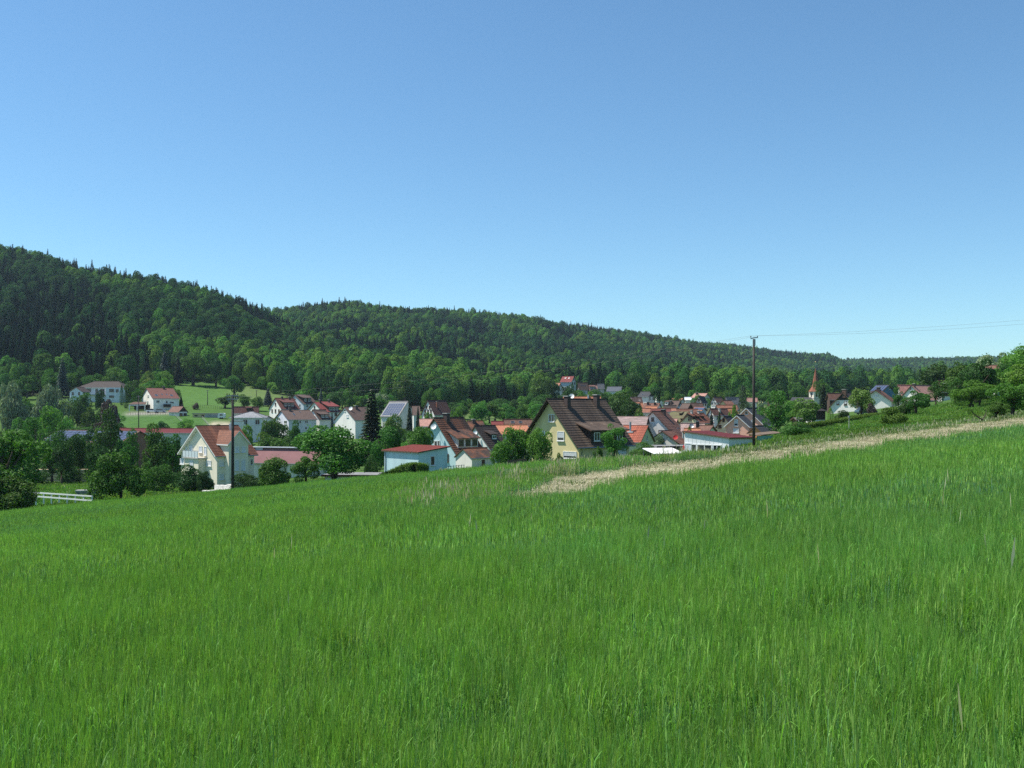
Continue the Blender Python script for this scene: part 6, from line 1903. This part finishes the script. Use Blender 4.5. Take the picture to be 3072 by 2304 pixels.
T('round_bush', 'broad bush on the rough verge at the lower end of the hedge', 797, 422.5, 98, 36, 'bush', 'mid', 'bush')
T('spruce_tree', 'dark fir close beside the church tower', 823.5, 385, 300, 12, 'spruce', 'spruce')
T('broadleaf_tree', 'round dense tree in front of the dark boarded gable', 861, 387.5, 185, 27, 'round', 'olive')
T('clipped_cypress', 'small clipped cypress at the corner of the dark-gabled house', 830.5, 407.5, 200, 7, 'cypress', 'bright')
T('leafy_shrub', 'dark shrub under the windows of the dark-gabled house', 842, 410, 195, 15, 'bush', 'dark', 'shrub')
T('round_bush', 'little clipped ball bush behind the hedge', 853, 415, 190, 5, 'bush', 'bright', 'bush')
T('leafy_shrub', 'purple-leaved shrub before the white house with orange verge', 872, 404, 180, 10, 'bush', 'purple', 'shrub')
T('orchard_tree', 'slender young tree in front of the pink-roofed gable', 898, 386, 165, 12, 'tall', 'mid')
T('orchard_tree', 'round apple tree casting shadow on the meadow', 916, 393, 126, 30, 'fruit', 'mid')
T('leafy_shrub', 'dark shrub beside the round apple tree', 905, 400, 130, 19, 'bush', 'dark', 'shrub')
T('round_bush', 'fresh green bush alone on the rough verge above the straw', 893, 406.5, 92, 30, 'bush', 'bright', 'bush')
T('orchard_tree', 'slim tree in front of the salmon-pink roof', 936, 381, 165, 17, 'tall', 'mid')
T('broadleaf_tree', 'dark round oak above the brown orchard house', 940, 364, 262, 40, 'round', 'dark')
T('orchard_tree', 'tall slim tree beside the brown orchard house', 955, 377, 152, 17, 'tall', 'mid')
T('broadleaf_tree', 'blossoming chestnut highest above the orchard', 985, 353, 190, 32, 'round', 'silver')
T('orchard_tree', 'bushy tree between the dark oak and the chestnut', 965, 367, 195, 24, 'round', 'olive')
T('orchard_tree', 'broad tree at the upper end of the meadow', 976, 376, 140, 30, 'round', 'bright')
T('orchard_tree', 'tree wedged behind the broad meadow tree', 992, 368, 165, 26, 'round', 'dark')
T('broadleaf_tree', 'tall tree at the edge of the picture above the orchard', 1022, 346, 140, 44, 'tall', 'bright')
T('broadleaf_tree', 'dark tree below the hidden orchard house', 1006, 362, 160, 26, 'round', 'mid')
T('orchard_tree', 'low fruit tree with dark trunk beside the straw strip', 1012, 382, 84, 46, 'round', 'bright')
T('orchard_tree', 'small fruit tree in front of the low one by the straw', 996, 402, 78, 24, 'fruit', 'mid')
T('orchard_tree', 'tree peeping between the tall edge tree and the chestnut', 1004, 357, 190, 20, 'round', 'olive')

# the broken, leaning little tree by the straw
P = at(982, 421, 74); zg = gz(P.x, P.y)
e = empty('broken_fruit_tree', (P.x, P.y, zg)); tag(e, 'crooked half-broken fruit tree with one leafy tuft by the straw', 'tree')
mb = MB(); mb.tube([(0, 0, -.2), (.02, 0, .3), (-.25, 0, .45), (-.62, .05, .75), (-.85, .05, 1.0)], [.07, .06, .05, .035, .015], 7); mb.tube([(.02, 0, .3), (.25, 0, .62), (.35, .02, 1.0)], [.045, .03, .01], 6); mb.build('trunk', M_bark, e)
cm_ = crown_mesh('bush', 700, .25, 77, L_bright)
o = bpy.data.objects.new('crown', cm_); COL.objects.link(o); o.parent = e; o.location = (-.85, .05, .75); o.scale = (.22, .22, .28)

# gardens and slope, middle distance
T('willow_tree', 'large silvery willow below the hipped villa', 49, 375, 330, 33, 'willow', 'silver')
T('willow_tree', 'silvery willow at the edge of the picture', 11, 379, 335, 30, 'willow', 'silver')
T('copper_shrub', 'purple-brown copper shrub below the villa', 107, 399, 320, 23, 'bush', 'purple', 'shrub')
T('broadleaf_tree', 'fresh green tree in front of the willows', 52, 403, 245, 34, 'round', 'bright')
T('broadleaf_tree', 'tall dark tree hiding the middle of the solar hall', 108, 408, 165, 30, 'tall', 'dark')
T('broadleaf_tree', 'tall tree at the end of the solar hall', 36, 414, 180, 32, 'tall', 'mid')
T('broadleaf_tree', 'dark tree before the solar hall', 76, 432, 168, 26, 'round', 'dark')
T('broadleaf_tree', 'slim tree between solar hall and cream house', 132, 428, 160, 20, 'tall', 'mid')
T('broadleaf_tree', 'leafy tree beside the cream house gable', 154, 430, 165, 30, 'round', 'mid')
T('broadleaf_tree', 'full green tree hiding the maroon hall beside the cream gable', 173, 432, 172, 24, 'round', 'mid')
T('broadleaf_tree', 'tree behind the rounded bush on the lawn', 100, 445, 150, 26, 'round', 'dark')
T('broadleaf_tree', 'dark tree behind the rail fence lawn', 52, 452, 158, 24, 'round', 'dark')
T('broadleaf_tree', 'dark tree directly in front of the sawn timber stack', 62, 441, 152, 24, 'tall', 'dark')
T('broadleaf_tree', 'feathery tree screening the near end of the solar hall', 62, 421, 190, 24, 'tall', 'mid')
T('broadleaf_tree', 'feathery tree screening the middle of the solar hall', 88, 425, 180, 22, 'tall', 'dark')
T('leafy_shrub', 'shrub row end behind the lawn, nearest the big dark tree', 36, 470, 155, 26, 'bush', 'dark', 'shrub')
T('leafy_shrub', 'dark shrub at the far side of the lawn', 70, 468, 156, 26, 'bush', 'dark', 'shrub')
T('leafy_shrub', 'shrub at the far side of the lawn near the rounded bush', 95, 466, 152, 26, 'bush', 'mid', 'shrub')
T('broadleaf_tree', 'broad tree behind the big dark edge tree', 12, 428, 200, 30, 'round', 'mid')
T('spruce_tree', 'blue-grey spruce standing above the hipped villa', 62.5, 358, 440, 15, 'spruce', 'blue')
T('spruce_tree', 'blue-grey spruce above the white hillside house', 164.5, 352, 520, 15, 'spruce', 'blue')
T('spruce_tree', 'dark spruce next to the blue-grey one above the meadow', 178, 357, 522, 11, 'spruce', 'spruce')
T('broadleaf_tree', 'round tree at the upper edge of the hay meadow', 193, 352, 525, 28, 'round', 'mid')
T('broadleaf_tree', 'dark tree casting shadow on the hay meadow corner', 216, 358, 525, 18, 'round', 'dark')
T('broadleaf_tree', 'lone round tree standing on the hay meadow', 234, 375, 480, 21, 'round', 'mid')
T('broadleaf_tree', 'round bushy tree at the lower corner of the hay meadow', 225, 396, 405, 19, 'round', 'dark')
T('broadleaf_tree', 'bushy tree between the dark pole and the red-brown barn', 244, 396, 402, 17, 'round', 'mid')
T('broadleaf_tree', 'bushy tree above the red-brown barn', 258, 396, 400, 14, 'round', 'mid')
T('clipped_cypress', 'dark column cypress at the villa wall', 121.6, 385, 410, 4.5, 'cypress', 'dark')
T('clipped_cypress', 'second column cypress below the villa', 126, 389, 400, 5, 'cypress', 'dark')
T('broadleaf_tree', 'dense tree between the villa and the white hillside house', 133, 379, 408, 18, 'round', 'dark')
T('broadleaf_tree', 'green tree above the open carport', 138, 388, 398, 12, 'round', 'mid')
T('broadleaf_tree', 'tree behind the villa roof', 80, 370, 450, 18, 'round', 'mid')
T('broadleaf_tree', 'tree behind the far end of the villa', 114, 366, 452, 22, 'round', 'mid')
T('leafy_shrub', 'green shrub covering the foot of the villa', 82, 394, 395, 20, 'bush', 'mid', 'shrub')
T('leafy_shrub', 'green shrub in front of the villa balcony', 101, 390, 392, 12, 'bush', 'dark', 'shrub')
T('spruce_tree', 'little dark spruce at the end of the white hillside house', 181, 395, 402, 5.5, 'spruce', 'spruce')
T('copper_shrub', 'small purple shrub at the foot of the hay meadow', 195.6, 403, 395, 7, 'bush', 'purple', 'shrub')
T('leafy_shrub', 'shrub against the white hillside house gable', 152.6, 401, 396, 6, 'bush', 'mid', 'shrub')
T('broadleaf_tree', 'bushy tree before the long light grey house', 267, 419, 255, 18, 'round', 'mid')
T('broadleaf_tree', 'rounded tree hiding the foot of the long light grey house', 276, 418, 258, 24, 'round', 'mid')
T('broadleaf_tree', 'small tree under the long light grey house wall', 296, 424, 250, 15, 'round', 'mid')
T('leafy_shrub', 'low light shrub above the cream house roof', 243, 428, 240, 20, 'bush', 'bright', 'shrub')
T('leafy_shrub', 'low light shrub above the pink hall', 268, 434, 235, 26, 'bush', 'bright', 'shrub')
T('willow_tree', 'grey-green willow behind the tall spruce', 381, 391, 420, 18, 'willow', 'silver')
T('broadleaf_tree', 'yellowish blossoming tree under the wooded spur', 405, 374, 440, 20, 'round', 'olive')
T('broadleaf_tree', 'pale green tree above the red-framed house', 430, 388, 400, 18, 'round', 'mid')
T('spruce_tree', 'narrow spruce beside the solar roof', 409.5, 401, 290, 9, 'spruce', 'spruce')
T('spruce_tree', 'small spruce in front of the dark brown cottage', 418, 407, 285, 8, 'spruce', 'spruce')
T('leafy_shrub', 'wide hedge-like shrub under the solar roof', 395, 416, 270, 26, 'bush', 'mid', 'shrub')
T('spruce_tree', 'blue spruce behind the red-brown dormer house', 268, 389, 425, 12, 'spruce', 'blue')
T('spruce_tree', 'small blue spruce behind the bright red roof', 321, 389, 425, 7, 'spruce', 'blue')
T('spruce_tree', 'small blue spruce before the white cluster house', 332, 411.5, 285, 6, 'spruce', 'blue')
T('broadleaf_tree', 'round bush-like tree on the slope above the cluster', 345, 392, 430, 11, 'round', 'bright')
T('leafy_shrub', 'shrub on the slope beside the round one above the cluster', 335, 395, 425, 9, 'bush', 'mid', 'shrub')
T('leafy_shrub', 'leafy bush right of the red-framed house', 456, 408, 318, 16, 'bush', 'bright', 'shrub')
T('leafy_shrub', 'shrub in front of the red-framed house gable', 429, 412, 300, 14, 'bush', 'bright', 'shrub')
T('broadleaf_tree', 'tall tree with pale crown above the orchard slope', 538, 372, 470, 22, 'round', 'olive')
T('broadleaf_tree', 'dark tree next to the pale-crowned one above the orchard', 552, 378, 465, 16, 'round', 'dark')
T('broadleaf_tree', 'tree between the hill houses with red and brown roofs', 571, 387, 455, 14, 'round', 'dark')
T('broadleaf_tree', 'willow-like pale tree beside the blue-grey slate roof', 628, 386, 432, 8, 'round', 'bright')
T('broadleaf_tree', 'dark tree above the slate-roofed hill house', 634, 372, 470, 22, 'round', 'dark')
T('broadleaf_tree', 'round bush-like tree beside the dark grey roof', 668, 393, 395, 13, 'round', 'mid')
T('leafy_shrub', 'low green shrub behind the red-brown roof in the village', 676, 395, 400, 9, 'bush', 'mid', 'shrub')
T('leafy_shrub', 'pale green shrub behind the brown roof by the pole', 749, 402, 345, 9, 'bush', 'silver', 'shrub')
T('leafy_shrub', 'pale green shrub beside the round birch-like tree', 760, 401, 350, 9, 'bush', 'silver', 'shrub')
T('leafy_shrub', 'bright bush behind the salmon house ridge', 733, 407, 235, 9, 'bush', 'bright', 'shrub')
T('broadleaf_tree', 'green tree in front of the long orange roof', 590, 392, 310, 20, 'round', 'mid')
T('broadleaf_tree', 'bright green bush-like tree by the long orange roof', 581, 391, 330, 16, 'bush', 'bright')
T('leafy_shrub', 'shrub between the pink barn and the village roofs', 640, 411, 225, 16, 'bush', 'mid', 'shrub')
T('leafy_shrub', 'dark shrub beside the white garage', 690, 428, 130, 10, 'bush', 'mid', 'shrub')

# trees nothing tells apart: the loose band between the gardens and the forest
ORD = 'first second third fourth fifth sixth seventh eighth ninth tenth eleventh twelfth thirteenth fourteenth fifteenth sixteenth seventeenth eighteenth'.split()
CW = dict(mid='mid-green', bright='light green', dark='dark green', olive='yellowish')
KW = dict(round='round', bush='low bushy', fruit='small short-stemmed', tall='tall slender')
def band(n, u0, u1, d0, d1, h0, h1, r0, r1, place, start, group, seed, kinds=('round', 'round', 'bush', 'fruit'), leaves=('mid', 'mid', 'bright', 'dark'), lim=None, rev=False):
    """loose band of trees; each is told apart by look and by its order from a landmark"""
    r = random.Random(seed)
    made = []
    k = 0
    while len(made) < n and k < n * 40:
        k += 1
        u, D = r.uniform(u0, u1), r.uniform(d0, d1)
        x = (u - 512) / FPX * D
        if lim and HZ - (gz(x, D) + h1 - EYE) / D * FPX < lim(u): continue
        if any((x - q[0]) ** 2 + (D - q[1]) ** 2 < 30 for q in made): continue
        made.append((x, D, u, r.uniform(h0, h1), r.uniform(r0, r1), r.choice(kinds), r.choice(leaves)))
    made.sort(key=lambda q: -q[2] if rev else q[2])
    cnt = {}
    for x, D, u, H, R, kd, lf in made:
        i = cnt[(kd, lf)] = cnt.get((kd, lf), -1) + 1
        top = HZ - (gz(x, D) + H - EYE) / D * FPX
        T('slope_tree', f'{ORD[i]} {CW[lf]} {KW[kd]} tree {place}, counting from {start}', u, top, D, R * 2 / D * FPX, kd, lf, 'tree', group)
band(46, 452, 556, 345, 480, 4, 8, 2.2, 4.0, 'on the orchard slope', 'the red-framed house', 'orchard trees on the slope', 3)
band(40, -25, 122, 255, 400, 5, 11, 2.5, 4.8, 'in the thicket', 'the villa', 'thicket below the villa', 5, lim=lambda u: 397 if 66 < u else 385, rev=True)
band(26, -25, 130, 438, 470, 6, 12, 2.5, 4.5, 'at the forest foot', 'the hillside house', 'trees behind the villa', 6, rev=True)
band(22, 140, 175, 425, 520, 5, 10, 2.2, 4.2, 'above the hillside house', 'the villa', 'bushes above the white hillside house', 8, leaves=('mid', 'bright', 'olive'))
band(26, 330, 400, 400, 465, 4, 8, 2, 3.8, 'on the overgrown slope', 'the bright red roof', 'bushes above the house cluster', 9)
band(30, 545, 660, 405, 520, 5, 10, 2.5, 4.2, 'around the hill houses', 'the orchard slope', 'trees around the hill houses', 10, leaves=('mid', 'dark', 'bright'))
band(26, 660, 830, 400, 500, 5, 11, 2.5, 4.5, 'behind the village', 'the church', 'trees behind the village', 12, leaves=('mid', 'dark', 'mid'), rev=True)
band(8, 765, 802, 215, 290, 3, 5, 2, 3.5, 'in the church gardens', 'the church', 'garden trees by the church', 13, rev=True)
band(14, 955, 1040, 120, 230, 3.5, 8, 2, 3.6, 'in the upper orchard', 'the brown orchard house', 'trees of the upper orchard', 14, kinds=('round', 'fruit', 'tall'))
band(10, 905, 965, 270, 330, 3.5, 6, 1.8, 3.2, 'behind the pink roofs', 'the blue house', 'garden trees behind the pink roofs', 15)
band(16, 125, 300, 195, 245, 4, 7.5, 2, 3.4, 'beside the halls', 'the solar hall', 'roadside trees by the halls', 16, lim=lambda u: 424)
band(14, 395, 500, 225, 300, 3.5, 6.5, 1.8, 3.0, 'behind the light blue house', 'the tall spruce', 'garden trees behind the light blue house', 17, lim=lambda u: 419)

band(16, 118, 222, 300, 330, 2.5, 5, 1.8, 3.2, 'below the sloping lawn', 'the solar hall', 'shrubs below the sloping lawn', 19, kinds=('bush', 'round'), leaves=('mid', 'bright', 'dark'), lim=lambda u: 417)
band(12, 10, 120, 195, 218, 6, 9.5, 2.2, 3.4, 'before the solar hall', 'the cream house', 'trees before the solar hall', 20, kinds=('tall', 'round'), leaves=('mid', 'dark'), rev=True)

hedge('garden_hedge', 'low clipped hedge sloping down in front of the blue garage', [(380, 104.5), (392, 104), (405, 103.5), (414, 103), (425, 104)], 1.3, [475.5, 470.5, 464.8, 463.4, 464.5], L_bright, 4, 520, .13)
hedge('long_hedge', 'long straight clipped hedge below the white houses', [(806, 132), (830, 140), (858, 150), (880, 158)], 1.4, [424.2, 421, 416.4, 413.2], L_hedge, 6, 330, .17)

# ------------------------------------------------------------------ the air
mh = bpy.data.materials.new('haze'); mh.use_nodes = True
nt = mh.node_tree; nt.nodes.clear()
pv = nt.nodes.new('ShaderNodeVolumePrincipled')
pv.inputs['Color'].default_value = (0.62, 0.8, 1.0, 1)
pv.inputs['Density'].default_value = 0.00006
pv.inputs['Anisotropy'].default_value = 0.2
ou = nt.nodes.new('ShaderNodeOutputMaterial')
nt.links.new(pv.outputs[0], ou.inputs['Volume'])
hx = float(np.abs(XX).max()) + 5
mb = MB(); mb.box((-hx, -76, float(ZZ.min()) - 1.0), (hx, 6010, float(ZZ.max()) + 32))
hz_ = mb.build('haze', mh); tag(hz_, 'thin summer haze over the valley', 'haze', kind='stuff')
